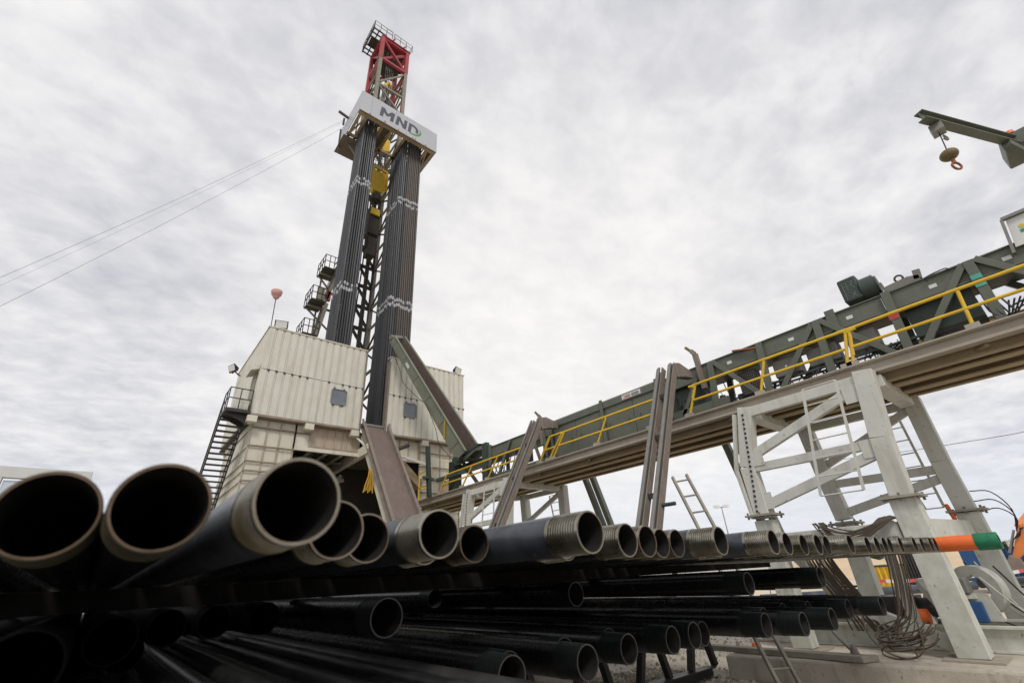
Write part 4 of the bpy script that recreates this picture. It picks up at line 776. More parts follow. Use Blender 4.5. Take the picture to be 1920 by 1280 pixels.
    def lad(x, yl, yr, n):
        ld = part('ladder_rails', 'white_steel', t, lambda b: (b.bar((x, yl[0] + Y, yl[1]), (x, yl[2] + Y, yl[3]), .06, .04, (1, 0, 0)), b.bar((x, yr[0] + Y, yr[1]), (x, yr[2] + Y, yr[3]), .06, .04, (1, 0, 0))))
        for k in range(n):
            u = k / (n - 1); a = lerp((x, yl[0], yl[1]), (x, yl[2], yl[3]), u); c = lerp((x, yr[0], yr[1]), (x, yr[2], yr[3]), u)
            part('rung', 'white_steel', ld, lambda b: b.tube((a.x, a.y + Y, a.z), (c.x, c.y + Y, c.z), .018, 6))
    lad(13.2, (3.72, 6.12, 4.16, 3.5), (2.95, 6.12, 3.25, 3.5), 7)
    lad(17.12, (3.45, 5.8, 3.0, 3.2), (2.7, 5.8, 2.6, 3.2), 8)
    return t
t1 = tower(0); t1['label'] = 'pale steel support tower on the concrete slab in the right foreground'
t2 = copy_tree(t1); t2.location.y += 14.2; t2['label'] = 'farther pale support tower under the catwalk, next to the rig'

# ------------------------------------------------------------------ inclined loading arms
def arm(label, y, xa, za, xb, zb_, mt, near=True, group='inclined loading arms'):
    r = thing('loading_arm', label, 'loading arm', (xa, y, za), group)
    for dy_ in (0, -.46):
        part('arm_beam', mt, r, lambda b: b.chan((xa, y + dy_, za), (xb, y + dy_, zb_), .22, .24, .03, (0, 1, 0), 1 if near else -1))
        part('wear_strip', 'steel_grey' if near else mt, r, lambda b: b.bar((xa - .1, y + dy_ + .02, za + .06), (xb - .1, y + dy_ + .02, zb_ + .06), .05, .1, (0, 1, 0)))
    if near:
        part('head_bracket', 'rust_steel', r, lambda b: b.prism([(xb - .05, y - .36, zb_ - .5), (xb - .05, y - .36, zb_ + .05), (xb + .25, y - .36, zb_ + .12), (xb + .9, y - .36, zb_ - .02), (xb + .98, y - .36, zb_ - .3), (xb + .4, y - .36, zb_ - .38)], (0, -.24, 0)), bevel=.03)
        for u in (.25, .55, .8):
            p = lerp((xa, 0, za), (xb, 0, zb_), u); part('spacer', 'steel_dark', r, lambda b: b.bar((p.x, y - .1, p.z), (p.x, y - .36, p.z), .1, .14))
        q = lerp((xa, 0, za), (xb, 0, zb_), .2); part('lock_pin', 'green_dark', r, lambda b: b.tube((q.x, y - .5, q.z), (q.x + .05, y - .95, q.z), .05, 10))
    return r
arm('brown double loading arm beside the solid green panels, nearest the camera', 7.85, 10.55, 2.45, 13.62, 8.35, 'rust_steel')
arm('brown double loading arm at the far support tower', 14.65, 10.35, 2.45, 13.62, 8.35, 'rust_steel')
arm('dark green double arm on the far side of the catwalk, by the far tower', 15.4, 19.2, 2.2, 17.45, 6.4, 'green', False)
arm('dark green double arm on the far side, between catwalk and near tower', 8.1, 19.2, 2.2, 17.45, 6.4, 'green', False)

# ------------------------------------------------------------------ slab, skid and small gear by the tower
tag(MB().prism([(12.05, 6.95, -.25), (12.6, 2.3, -.25), (13.0, -1.5, -.25), (19.5, -1.2, -.25), (19.2, 7.6, -.25)], (0, 0, .5)).build('concrete_slab', 'concrete', bevel=.05), 'long weathered concrete slab under the near support tower', 'slab')
tag(MB().box((12.2, 15.6, -.25), (19, 21.6, .25)).build('concrete_slab', 'concrete', bevel=.04), 'concrete slab under the far support tower', 'slab')
tag(MB().prism([(12.5, 7.9, .26), (12.3, 4.15, .26), (12.62, 3.95, .26), (12.78, 7.9, .26)], (0, 0, .11)).build('timber_plank', 'wood', bevel=.01), 'grey timber plank with a pointed end lying on the slab', 'plank')
sk = thing('winch_skid', 'pale green winch skid of steel beams standing on the slab inside the tower', 'skid', (15.2, 3.4, .25))
for x in (14.7, 16.2): part('skid_beam', 'white_base', sk, lambda b: b.ibeam((x, 1.1, .49), (x, 7.2, .49), .26, .46, .04))
for y in (1.4, 3.0, 4.6): part('cross_beam', 'white_base', sk, lambda b: b.bar((14.84, y, .52), (16.06, y, .52), .2, .3))
part('reel_guard', 'white_base', sk, lambda b: b.lathe([(.27, -.13), (.50, -.13), (.50, .13), (.27, .13)], (16.1, 2.5, 1.33), (.93, -.37, 0), 32), smooth=40)
part('reel_bracket', 'white_base', sk, lambda b: (b.prism([(15.45, 2.75, .74), (15.45, 2.2, .74), (15.45, 2.3, 1.25), (15.45, 2.7, 1.3)], (.06, 0, 0)), b.box((15.3, 2.5, 1.18), (15.8, 3.05, 1.26))))
part('motor_box', 'blue', sk, lambda b: b.box((15.3, 2.45, .72), (15.75, 2.95, 1.12)), bevel=.02)
part('motor_cover', 'steel_grey', sk, lambda b: b.box((15.25, 2.55, 1.28), (15.7, 3.0, 1.6)), bevel=.03)
part('pump', 'orange', sk, lambda b: b.tube((15.0, 3.4, .85), (15.0, 3.7, .85), .16, 14))
part('engine', 'steel_dark', sk, lambda b: (b.box((15.1, 3.6, .7), (15.9, 4.4, 1.25)), b.tube((15.5, 3.2, 1.0), (15.5, 3.6, 1.0), .2, 14)))
part('green_pump', 'green_dark', sk, lambda b: (b.box((16.3, 1.0, .5), (16.9, 1.6, 1.0)), b.tube((16.4, 1.1, 1.0), (16.4, 1.1, 1.25), .12, 12)))
r = thing('skid_hoses', 'thin dark and pale hoses trailing over the winch skid', 'hoses', (16.2, 2.0, .3))
for k in range(9):
    y = random.uniform(1.4, 2.6)
    part('hose', 'cable' if k % 3 else 'white_base', r, lambda b: b.path([(15.3 + .2 * k, y + .5, 1.6 + .1 * (k % 4)), (15.6 + .15 * k, y + .1, .95), (15.8 + .15 * k, y - .3, .55 + .05 * (k % 3)), (16.2 + .1 * k, y - .8, .45), (16.9, y - 1.3, .7)], .018, 5))
r = thing('leg_cables', 'thin black cables looping from the far right tower leg', 'cables', (17.1, 1.9, 2.5))
for k in range(3): part('cable', 'cable', r, lambda b: b.path([(17.0, 1.95, 3.5 - .25 * k), (17.3, 1.6, 3.45 - .2 * k), (17.5, 1.4, 3.0 - .1 * k), (17.35, 1.5, 2.5)], .014, 5))
tag(MB().lathe([(.035, 0), (.05, .03), (.05, .36), (.03, .4)], (16.6, 2.42, 2.84), (0, .12, 1), 14).build('fire_extinguisher', 'orange', smooth=40), 'orange-red cylinder strapped inside the far right tower leg', 'cylinder')

# coiled and hanging ropes
r = thing('rope_coil', 'heavy brown rope coil slung over the tower base beam', 'rope', (13.3, 3.8, 2.5))
for k in range(15):
    s = random.uniform(-.12, .12); dz = random.uniform(-.04, .26)
    part('rope', 'rope', r, lambda b: b.path([(13.35 + random.uniform(-.05, .05), 4.48 + s, 2.92), (13.22, 4.3 + s, 2.80 - dz), (13.2, 3.85 + s, 2.66 - dz), (13.2, 3.4 + s * .6, 2.74 - dz * .6), (13.28, 3.08 + s, 2.9 - random.uniform(0, .08)), (13.45, 2.98 + s * .5, 2.86)], .017, 6), smooth=60)
r = thing('hanging_rope', 'bundle of thin brown ropes hanging down inside the tower', 'rope', (13.3, 3.2, .3))
for k in range(13):
    y = 3.0 + random.uniform(0, .36); x = 13.3 + random.uniform(-.05, .08); e_ = random.uniform(-.15, .25); bt = random.uniform(.45, .8)
    part('rope', 'rope', r, lambda b: b.path([(x, y, 2.5), (x, y + .06, 1.95), (x - .02, y + .14, 1.45), (x - .03, y + .24 + e_ * .2, 1.0), (x - .05, y + .42 + e_ * .7, bt + .1), (x - .1, y + .62 + e_, bt), (x - .14, y + .5 + e_, bt - .12), (x - .1, y + .1 + e_ * .4, bt - .05), (x - .05, y - .05, bt + .12)], random.choice((.010, .013, .016)), 5), smooth=60)
part('rope_loop', 'rope', r, lambda b: b.path([(13.28, 4.2, 1.1), (13.1, 4.15, .7), (13.0, 3.95, .42), (12.98, 3.62, .29), (13.0, 3.4, .33), (13.0, 3.5, .5), (13.0, 3.85, .5), (13.0, 3.98, .34), (13.0, 3.7, .27), (13.1, 3.3, .4), (13.25, 3.25, .9)], .016, 6), smooth=60)
r = thing('hanging_rope', 'loose dark ropes slanting down beside the left tower leg', 'rope', (14.2, 4.8, .4))
for k in range(16): part('rope', 'rope', r, lambda b: b.path([(14.0 + .03 * k, 4.75 + .045 * k + random.uniform(-.05, .05), 2.4), (14.1, 4.6 + .04 * k, 1.9), (14.2, 4.35 + .04 * k, 1.3), (14.3, 4.0 + .05 * k + random.uniform(-.1, .1), .6)], random.choice((.014, .02, .026)), 5))
r = thing('chain', 'twisted grey chain hanging down onto the timber plank', 'chain', (12.7, 4.5, .37))
part('links', 'steel_grey', r, lambda b: b.path([(12.9, 4.9, 1.25), (12.86, 4.82, .95), (12.8, 4.7, .7), (12.72, 4.5, .48), (12.66, 4.4, .40)], .03, 6))
part('rusty_shackle', 'rust_steel', r, lambda b: b.lathe([(.01, 0), (.09, .0), (.06, .1), (.02, .16)], (12.6, 4.35, .375), (0, 0, 1), 8))
tag(MB().lathe([(.0, 0), (.08, .02), (.11, .1), (.08, .16), (.0, .16)], (13.0, 6.6, .26), (0, 0, 1), 14, False).build('thread_protector', 'orange', smooth=40), 'small orange thread protector lying on the slab', 'pipe cap')

# aluminium ladder leaning against the catwalk
r = thing('leaning_ladder', 'grey ladder leaning up from the gravel behind the pipe rack', 'ladder', (11.8, 5.55, 0))
a0, a1, b0, b1 = V((11.56, 5.58, -.2)), V((13.1, 7.98, 4.65)), V((11.92, 5.32, -.2)), V((13.42, 7.68, 4.7))
for p, q in ((a0, a1), (b0, b1)): part('rail', 'wood', r, lambda b: b.bar(p, q, .075, .1, (-.5, -.7, .5)), bevel=.02)
for k in range(1, 11): part('rung', 'wood', r, lambda b: b.tube(lerp(a0, a1, (k - .35) / 10), lerp(b0, b1, (k - .35) / 10), .026, 8))

# ------------------------------------------------------------------ pipe racks
def pipe_meshes(R_, Ln, nt_=11, tl=.27, seg=44):
    b = MB(); b.lathe([(R_, tl), (R_, Ln), (R_ - .012, Ln), (R_ - .012, tl)], (0, 0, 0), (0, 1, 0), seg); body = b.mesh('casing_pipe', smooth=40)
    prof = [(R_ - .012, tl - .001)]
    prof += [(R_ - .011, .0), (R_ - .004, .0), (R_ - .003, .004)]
    for k in range(nt_):
        t = .012 + (tl - .04) * k / nt_; w = (tl - .04) / nt_; rr = R_ - .0028 + .002 * k / nt_
        prof += [(rr, t), (rr, t + w * .42), (rr - .0085, t + w * .60), (rr - .0085, t + w * .92)]
    prof += [(R_ + .0015, tl - .03), (R_ + .0015, tl - .001)]
    b = MB(); b.lathe(prof, (0, 0, 0), (0, 1, 0), seg); thr = b.mesh('threaded_end', smooth=30)
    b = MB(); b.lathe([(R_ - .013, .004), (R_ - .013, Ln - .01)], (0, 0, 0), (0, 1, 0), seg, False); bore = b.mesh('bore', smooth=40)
    b = MB(); b.lathe([(R_ - .008, -.0012), (R_ - .0125, -.0012), (R_ - .0125, .02), (R_ - .0123, .02)], (0, 0, 0), (0, 1, 0), seg); rim = b.mesh('end_rim', smooth=40)
    b = MB(); b.lathe([(R_ + .002, Ln - .3), (R_ + .008, Ln - .3), (R_ + .008, Ln - .06), (R_ + .002, Ln - .06)], (0, 0, 0), (0, 1, 0), seg); band = b.mesh('orange_band', smooth=40)
    b = MB(); b.lathe([(R_ + .003, Ln - .06), (R_ + .014, Ln - .055), (R_ + .014, Ln + .05), (R_ - .02, Ln + .05), (R_ - .02, Ln)], (0, 0, 0), (0, 1, 0), seg); cap = b.mesh('end_cap', smooth=40)
    return dict(body=body, thr=thr, bore=bore, rim=rim, band=band, cap=cap)
RP = .1225; LNG = 11.7
base = pipe_meshes(RP, LNG)
def variant(bm_, th):
    out_ = {}
    for k, me in base.items():
        m2 = me.copy(); m2.materials.clear()
        m2.materials.append(MATS[dict(body=bm_, thr=th, bore='bore', rim='rim_steel' if th in ('thread_olive', 'thread_mid', 'thread_grimy') else 'rim_grey', band='rust_red', cap='green_cap')[k]]); out_[k] = m2
    return out_
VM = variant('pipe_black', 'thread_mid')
VA, VB, VC, VG, VSHADE = variant('pipe_grey', 'thread_olive'), variant('pipe_black', 'thread_olive'), variant('pipe_black', 'thread_dark'), variant('pipe_black', 'thread_grimy'), variant('shade_black', 'shade_black')
for k_ in ('bore', 'rim'): VSHADE[k_].materials[0] = MATS['shade_black']
VG['rim'].materials[0] = MATS['rim_rust']; VM['rim'].materials[0] = MATS['rim_rust']
def pipe(x, y, z, v, label, group, roll=None, protect=True):
    o = inst('casing_pipe', v['body'], None, (x, y, z)); tag(o, label, 'pipe', group)
    o.rotation_euler = (0, random.uniform(0, 6.28) if roll is None else roll, 0 if y < 1.9 else random.uniform(-.004, .004))
    inst('threaded_end', v['thr'], o); inst('bore', v['bore'], o); inst('end_rim', v['rim'], o)
    if protect: inst('orange_band', v['band'], o); inst('end_cap', v['cap'], o)
    return o
L1 = [(-0.148, 1.87), (0.097, 1.642), (0.392, 1.418), (0.754, 2.097), (1.044, 2.445), (1.327, 2.205), (1.928, 2.747), (2.196, 1.944), (3.052, 2.341), (3.369, 2.389), (3.767, 2.531), (4.013, 2.534), (4.265, 2.25), (5.336, 2.252), (5.993, 2.384), (6.69, 2.474), (6.974, 2.412),
      (7.50, 2.49), (7.76, 2.29), (8.80, 2.38), (9.06, 2.332), (9.42, 2.326), (9.72, 2.33), (10.05, 2.265), (10.492, 2.176), (10.90, 2.16), (11.16, 2.09), (11.5, 2.09)]
words = ['first', 'second', 'third', 'fourth', 'fifth', 'sixth', 'seventh', 'eighth', 'ninth', 'tenth', 'eleventh', 'twelfth', 'thirteenth', 'fourteenth', 'fifteenth', 'sixteenth', 'seventeenth', 'eighteenth', 'nineteenth', 'twentieth', 'twenty-first', 'twenty-second', 'twenty-third', 'twenty-fourth', 'twenty-fifth', 'twenty-sixth', 'twenty-seventh', 'twenty-eighth']
def zrow(x): return 2.33 - .0075 * max(0, x - 1.5)
for k, (x, y) in enumerate(L1):
    pipe(x, y, zrow(x), VA if k in (2, 5, 7, 12, 13) else VG if k < 2 else VM if k < 12 and k % 3 != 2 else VB, ['large blurred casing pipe end at the left edge, %s open end of the top row' % words[k] if k < 2 else '%s open pipe end from the left in the top row of casing pipes' % words[k]][0], 'top row of casing pipes')
xs = [p[0] for p in L1] + [11.78]
fill = []
for a, c in zip(L1[:-1], L1[1:]):
    n = int((c[0] - a[0] - .25) / .262)
    for j in range(n): x = a[0] + (c[0] - a[0]) * (j + 1) / (n + 1); fill.append((x, max(a[1] + (c[1] - a[1]) * (j + 1) / (n + 1), min(a[1], c[1])) + random.uniform(.25, .5)))
fill += [(-.45, 2.3), (-.72, 2.2)]
for x, y in fill: pipe(x, y, zrow(x), VB, 'casing pipe of the top row whose end sits back between longer neighbours', 'set-back pipes of the top row')
# the painted pipe at the far end
ox = 11.78
o = pipe(ox, 1.78, zrow(ox), VB, 'casing pipe with orange band and green cap on its end, rightmost of the top row', 'top row of casing pipes', protect=False)
b = MB(); b.lathe([(RP + .003, 0.0), (RP + .004, .56), (RP + .001, .57), (RP, .56)], (0, 0, 0), (0, 1, 0), 40)
me = b.mesh('orange_paint', smooth=40); me.materials.append(MATS['orange']); inst('orange_paint', me, o, (0, -.2, 0))
b = MB(); b.lathe([(RP - .02, -.50), (RP + .010, -.50), (RP + .014, -.48), (RP + .014, -.20), (RP + .010, -.19), (RP - .02, -.19)], (0, 0, 0), (0, 1, 0), 40)
me = b.mesh('green_cap', smooth=40); me.materials.append(MATS['green_cap']); inst('green_cap', me, o, (0, .0, 0))
# middle layer
L2 = [(1.586, 3.292, 1.919), (4.121, 3.965, 1.922), (5.863, 2.878, 1.917), (7.267, 2.604, 1.92)]
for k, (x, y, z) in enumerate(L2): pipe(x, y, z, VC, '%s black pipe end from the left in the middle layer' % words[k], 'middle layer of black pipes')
for x, y in ((-.117, 2.41), (.16, 3.67), (.5, 4.6), (.85, 4.9), (1.2, 4.8), (3.8, 6.4), (5.55, 5.6), (6.95, 5.2), (-.4, 3.2), (-.7, 3.0), (-1.0, 3.1)): pipe(x, y, 1.92, VC if x > 3 else VSHADE, 'set-back black pipe of the middle layer, shade painted in on the left ones', 'set-back black pipes in the middle layer')
# lower layers
L3 = [(8.498, 2.399, 1.513), (7.098, 2.56, 1.471), (6.345, 2.603, 1.483), (5.811, 2.779, 1.515), (4.855, 3.077, 1.505), (4.464, 3.074, 1.505), (3.844, 3.118, 1.50), (3.029, 2.864, 1.52), (2.288, 2.853, 1.54), (5.305, 3.25, 1.47)]
L3s = sorted(L3)
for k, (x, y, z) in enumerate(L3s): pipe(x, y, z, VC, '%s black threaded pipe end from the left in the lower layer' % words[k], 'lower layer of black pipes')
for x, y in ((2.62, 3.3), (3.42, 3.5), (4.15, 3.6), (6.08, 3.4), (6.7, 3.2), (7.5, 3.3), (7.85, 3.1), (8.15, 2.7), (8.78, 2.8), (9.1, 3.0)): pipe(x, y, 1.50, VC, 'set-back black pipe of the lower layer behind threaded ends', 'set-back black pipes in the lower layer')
# thinner tubing under them
small = pipe_meshes(.089, 10.5, 10, .2, 28); bmats = dict(body='pipe_black', thr='thread_dark', bore='bore', rim='rim_grey', band='rust_red', cap='green_cap')
for k, me in small.items(): me.materials.append(MATS[bmats[k]])
for k, (x, y, z) in enumerate(((2.2, 4.3, 1.27), (2.9, 3.88, 1.285), (2.55, 4.9, 1.27), (2.852, 5.387, 1.267 - .0), (3.2, 5.0, 1.27), (3.479, 5.616, 1.27))):
    pipe(x, y, z, small, 'short dark tubing end lying under the casing pipes, bottom centre', 'thin tubing under the casing')
for k in range(9):
    x = -2.0 + k * .265
    pipe(x, 4.2 + .5 * math.sin(k * 2.3), 1.62, VSHADE, 'casing pipe with shade painted into its black at the lower left of the rack', 'shaded pipes low in the rack')
for x in (-.26, .02, .31): pipe(x, 4.9, 1.765, VSHADE, 'shade-painted casing pipe added to close a bright gap between layers at the lower left', 'shaded pipes low in the rack')  # filler pipes added to shut out light between the layers
long_ = pipe_meshes(.089, 13.2, 10, .2, 28)
for k, me in long_.items(): me.materials.append(MATS[dict(bmats, body='pipe_worn')[k]])
for k in range(-17, 9):  # leftward lengths added to cut ground bounce on the near pipes' undersides
    x = .42 + k * .2
    pipe(x, .9 + .25 * math.sin(k * 1.9) + .1 * max(k, 0), (1.50 if k >= 0 else 1.30) + .02 * math.sin(k * 2.7), long_, 'long thin worn tubing running out under the bottom edge of the picture' if k >= 0 else 'long thin tubing added to block ground light at the lower left corner', 'long thin tubing at the bottom')
# trestles and timbers carrying the pipes
def trestle(y, label):
    r = thing('pipe_trestle', label, 'trestle', (6, y, 0), 'pipe rack trestles')
    part('top_beam', 'steel_dark', r, lambda b: b.ibeam((-1.2, y, 1.27), (11.6, y, 1.27), .2, .22, .03) if y > 6 else b.ibeam((-1.2, y, 1.05), (11.0, y, 1.05), .2, .22, .03))
    part('foot_beam', 'steel_dark', r, lambda b: b.ibeam((-1.2, y, -.08), (11.95, y, -.08), .26, .22, .03))
    for k in range(7):
        x = .2 + k * 1.9
        for s in (-1, 1): part('leg', 'steel_dark', r, lambda b: b.bar((x + .1 * s, y, 1.17 if y > 6 else .95), (x + .52 * s, y, .03), .12, .14, (0, 1, 0)))
trestle(7.3, 'dark steel trestle carrying the lower pipes, nearer one'); trestle(11.6, 'dark steel trestle carrying the lower pipes, farther one')
for k, (y, z0, z1, xa, xb) in enumerate(((5.2, 2.045, 2.2, -1, 11.8), (10.8, 2.045, 2.2, -1, 11.8), (9.0, 1.64, 1.79, -1, 9.3), (11.0, 1.64, 1.79, -1, 9.3))):
    tag(MB().box((xa, y, z0), (xb, y + .12, z1)).build('spacer_timber', 'tar_black'), ['timber spacer under the top pipe row, nearer one', 'timber spacer under the top pipe row, farther one', 'timber spacer under the middle pipe layer, nearer one', 'timber spacer under the middle pipe layer, farther one'][k], 'timber', 'rack spacer timbers')

# ------------------------------------------------------------------ crane jib with ball hook at the upper right
r = thing('jib_crane', 'dark green crane jib at the upper right, its post beyond the frame', 'crane', (19.9, -2.9, 0))
J0, J1 = V((14.55, -1.1, 12.93)), V((18.2, -2.74, 12.93))
part('jib_beam', 'green', r, lambda b: b.ibeam(J0, J1 + (J1 - J0) * .35, .23, .31, .03))
part('knee_brace', 'green', r, lambda b: (b.bar(lerp(J0, J1, .82) - V((0, 0, .25)), lerp(J0, J1, 1.12) - V((0, 0, .75)), .2, .22), b.bar(lerp(J0, J1, 1.1) - V((0, 0, .7)), lerp(J0, J1, 1.4) - V((0, 0, 2.6)), .2, .24)))
part('pivot_head', 'green', r, lambda b: b.box((18.0, -3.1, 12.75), (19.2, -2.4, 13.25)), bevel=.04)
part('lamp', 'orange', r, lambda b: b.lathe([(0, .16), (.1, .12), (.13, 0), (0, 0)], (18.1, -2.7, 13.24), (0, 0, 1), 12), smooth=50)
part('trolley', 'steel_grey', r, lambda b: (b.box((14.95, -1.4, 12.52), (15.3, -1.12, 12.76)), b.path([(15.3, -1.3, 12.5), (15.4, -1.35, 12.42), (15.36, -1.33, 12.34), (15.26, -1.28, 12.38)], .03, 6)), bevel=.02)
part('mast_post', 'green', r, lambda b: b.bar((19.9, -3.3, 0), (19.9, -3.3, 13.2), .5, .5))
r = thing('ball_hook', 'round brassy overhaul ball with a red hook on the jib cable', 'hook', (15.3, -1.2, 11.4))
BC = V((15.12, -1.16, 11.72))
part('cable', 'cable', r, lambda b: b.tube((15.12, -1.26, 12.6), BC, .014, 6))
part('ball', 'brass', r, lambda b: b.lathe([(.0, -.165)] + [(.205 * math.cos(rad(a)), .165 * math.sin(rad(a))) for a in range(-75, 90, 15)] + [(.0, .165)], BC, (0, 0, 1), 24, False), smooth=60)
part('shank', 'rust_red', r, lambda b: b.tube(BC - V((0, 0, .18)), BC - V((0, 0, .32)), .045, 8))
part('hook', 'rust_red', r, lambda b: b.path([BC + V((.12 * math.sin(rad(a)) * .8, -.12 * math.sin(rad(a)) * .6, -.42 + .12 * math.cos(rad(a)))) for a in range(0, 330, 25)], .03, 6), smooth=60)

# ------------------------------------------------------------------ background
def container(x, y, w, d, hgt, label, mt='site_white', yaw=0, group='site cabins behind the pipes'):
    r = thing('site_cabin', label, 'site cabin', (x, y, 0), group)
    part('body', mt, r, lambda b: b.box((x - w / 2, y - d / 2, .15), (x + w / 2, y + d / 2, hgt)))
    me = MB().box((-.02, 0, .2), (0, .34, hgt - .05)).mesh('wall_panel'); me.materials.append(MATS[mt])
    for k in range(int(d / .45)): inst('wall_panel', me, r, (-w / 2 - .02, -d / 2 + .05 + k * .45, 0))
    me2 = MB().box((0, -.02, .2), (.34, 0, hgt - .05)).mesh('wall_panel'); me2.materials.append(MATS[mt])
    for k in range(int(w / .45)): inst('wall_panel', me2, r, (-w / 2 + .05 + k * .45, -d / 2 - .02, 0))
    part('roof', mt, r, lambda b: b.box((x - w / 2 - .06, y - d / 2 - .06, hgt + .002), (x + w / 2 + .06, y + d / 2 + .06, hgt + .1)))
    part('skid', 'rib_brown', r, lambda b: b.box((x - w / 2, y - d / 2, 0), (x + w / 2, y + d / 2, .14)))
    return r
container(39, 22, 6, 2.5, 2.6, 'white ribbed site cabin seen in the gap under the top pipes')
container(36, 27, 6, 2.5, 2.6, 'grey-white site cabin behind the far support tower, nearer the rig')
container(30, 34, 6, 3, 5.2, 'two-storey pale site cabin beyond the catwalk near the rig')
r = thing('light_mast', 'thin lamp post with two floodlights standing far off between catwalk and tower', 'lamp post', (78.7, 40, 0))
part('post', 'steel_grey', r, lambda b: b.tube((78.7, 40, 0), (78.7, 40, 11), .11, 8, .07))
part('crossarm', 'steel_grey', r, lambda b: b.bar((78.1, 40.6, 11), (79.3, 39.4, 11), .12, .12))
for s in (-1, 1): part('lamp_head', 'lens', r, lambda b: b.box((78.7 - .55 * s - .4, 40 + .55 * s - .4, 10.9), (78.7 - .55 * s + .4, 40 + .55 * s + .4, 11.35)))
def heap(x, y, rx, h_, label):
    b = MB(); n = 28; b.v.append((x, y, h_))
    for k in range(1, 7):
        for i in range(n):
            a = 6.2832 * i / n; q = k / 6; b.v.append((x + rx * q * math.cos(a) * (1 + .1 * math.sin(3 * a)), y + rx * q * math.sin(a), max(-.02, h_ * (1 - q ** .9) + random.uniform(-.1, .1) * (k < 6))))
    for i in range(n): b.f.append((0, 1 + i, 1 + (i + 1) % n))
    for k in range(5):
        for i in range(n): j = (i + 1) % n; b.f.append((1 + k * n + i, 1 + k * n + j, 1 + (k + 1) * n + j, 1 + (k + 1) * n + i))
    tag(b.build('sand_heap', 'sand', smooth=50), label, 'sand heap', 'heaps of sand in the yard')
heap(62, 20.5, 10, 3.4, 'orange-brown sand heap seen under the pipes left of the tower leg')
heap(70, 14, 11, 3.2, 'farther sand heap behind the hanging ropes')
r = thing('excavator', 'orange excavator at the right edge with its arm reaching down', 'excavator', (46, 1.5, 0))
def seg(n, pts, w, mt='excavator'): part(n, mt, r, lambda b: b.prism([(x, y - w / 2, z) for x, y, z in pts], (0, w, 0)), bevel=.03)
part('stick', 'excavator', r, lambda b: b.prism([(40, 4.18, 1.75), (40, 3.95, 1.62), (40, 3.40, 2.05), (40, 2.95, 3.0), (40, 3.05, 3.45), (40, 3.48, 3.02), (40, 3.92, 2.2)], (.4, 0, 0)), bevel=.04)
part('boom', 'excavator', r, lambda b: b.prism([(40.1, 3.1, 3.35), (40.1, 2.9, 2.95), (43.5, 2.0, 4.0), (46.4, 1.5, 1.9), (46.8, 1.5, 2.4), (43.8, 1.9, 4.8)], (.1, .4, 0)), bevel=.03)
part('bucket', 'rust_steel', r, lambda b: b.prism([(39.8, 4.25, 1.85), (39.8, 3.9, 1.65), (39.8, 3.85, 1.3), (39.8, 4.1, .95), (39.8, 4.5, 1.05), (39.8, 4.55, 1.4)], (.8, 0, 0)), bevel=.03)
part('cylinder', 'steel_grey', r, lambda b: (b.tube((39.95, 3.55, 3.1), (39.95, 4.2, 1.95), .06, 8), b.tube((45.4, 1.5, 2.6), (42.4, 1.75, 4.4), .1, 8)))
part('hydraulic_hoses', 'cable', r, lambda b: [b.path([(39.9, 3.1 + .06 * k, 3.2), (39.85, 3.4, 2.95 - .05 * k), (39.85, 3.75, 2.6), (39.9, 3.95, 2.2)], .02, 5) for k in range(4)])
seg('house', [(45.6, 1.5, 1.1), (45.6, 1.5, 2.3), (47.4, 1.5, 2.5), (49, 1.5, 2.2), (49, 1.5, 1.1)], 2.4)
part('cab', 'glass', r, lambda b: b.box((45.5, .4, 2.3), (46.8, 1.4, 3.4)), bevel=.08)
for y in (.2, 2.8): part('track', 'steel_dark', r, lambda b: b.prism([(44.8, y - .3, .35), (45.2, y - .3, .0), (48.8, y - .3, 0), (49.2, y - .3, .35), (48.9, y - .3, .85), (45.1, y - .3, .85)], (0, .6, 0)))
# red and white tape on pickets
r = thing('barrier_tape', 'red and white barrier tape strung across the yard behind the tower', 'tape', (29, 8, 0))
TP = [V((27.5, 12.5, 1.25)), V((30, 8.6, 1.12)), V((31, 5.6, 1.2)), V((33, 3.2, 1.25)), V((34, .5, 1.2))]
for p in TP: part('picket', 'steel_dark', r, lambda b: b.tube((p.x, p.y, 0), (p.x, p.y, p.z + .1), .02, 6))
kk = 0
for a, c in zip(TP[:-1], TP[1:]):
    n = 10
    for k in range(n):
        p, q = lerp(a, c, k / n), lerp(a, c, (k + 1) / n); s0, s1 = .12 * math.sin(math.pi * k / n), .12 * math.sin(math.pi * (k + 1) / n)
        part('tape_stripe', 'tape_red' if kk % 2 else 'tape_white', r, lambda b: b.prism([p - V((0, 0, s0 + .07)), q - V((0, 0, s1 + .07)), q - V((0, 0, s1 - .07)), p - V((0, 0, s0 - .07))], (.006, .006, 0))); kk += 1
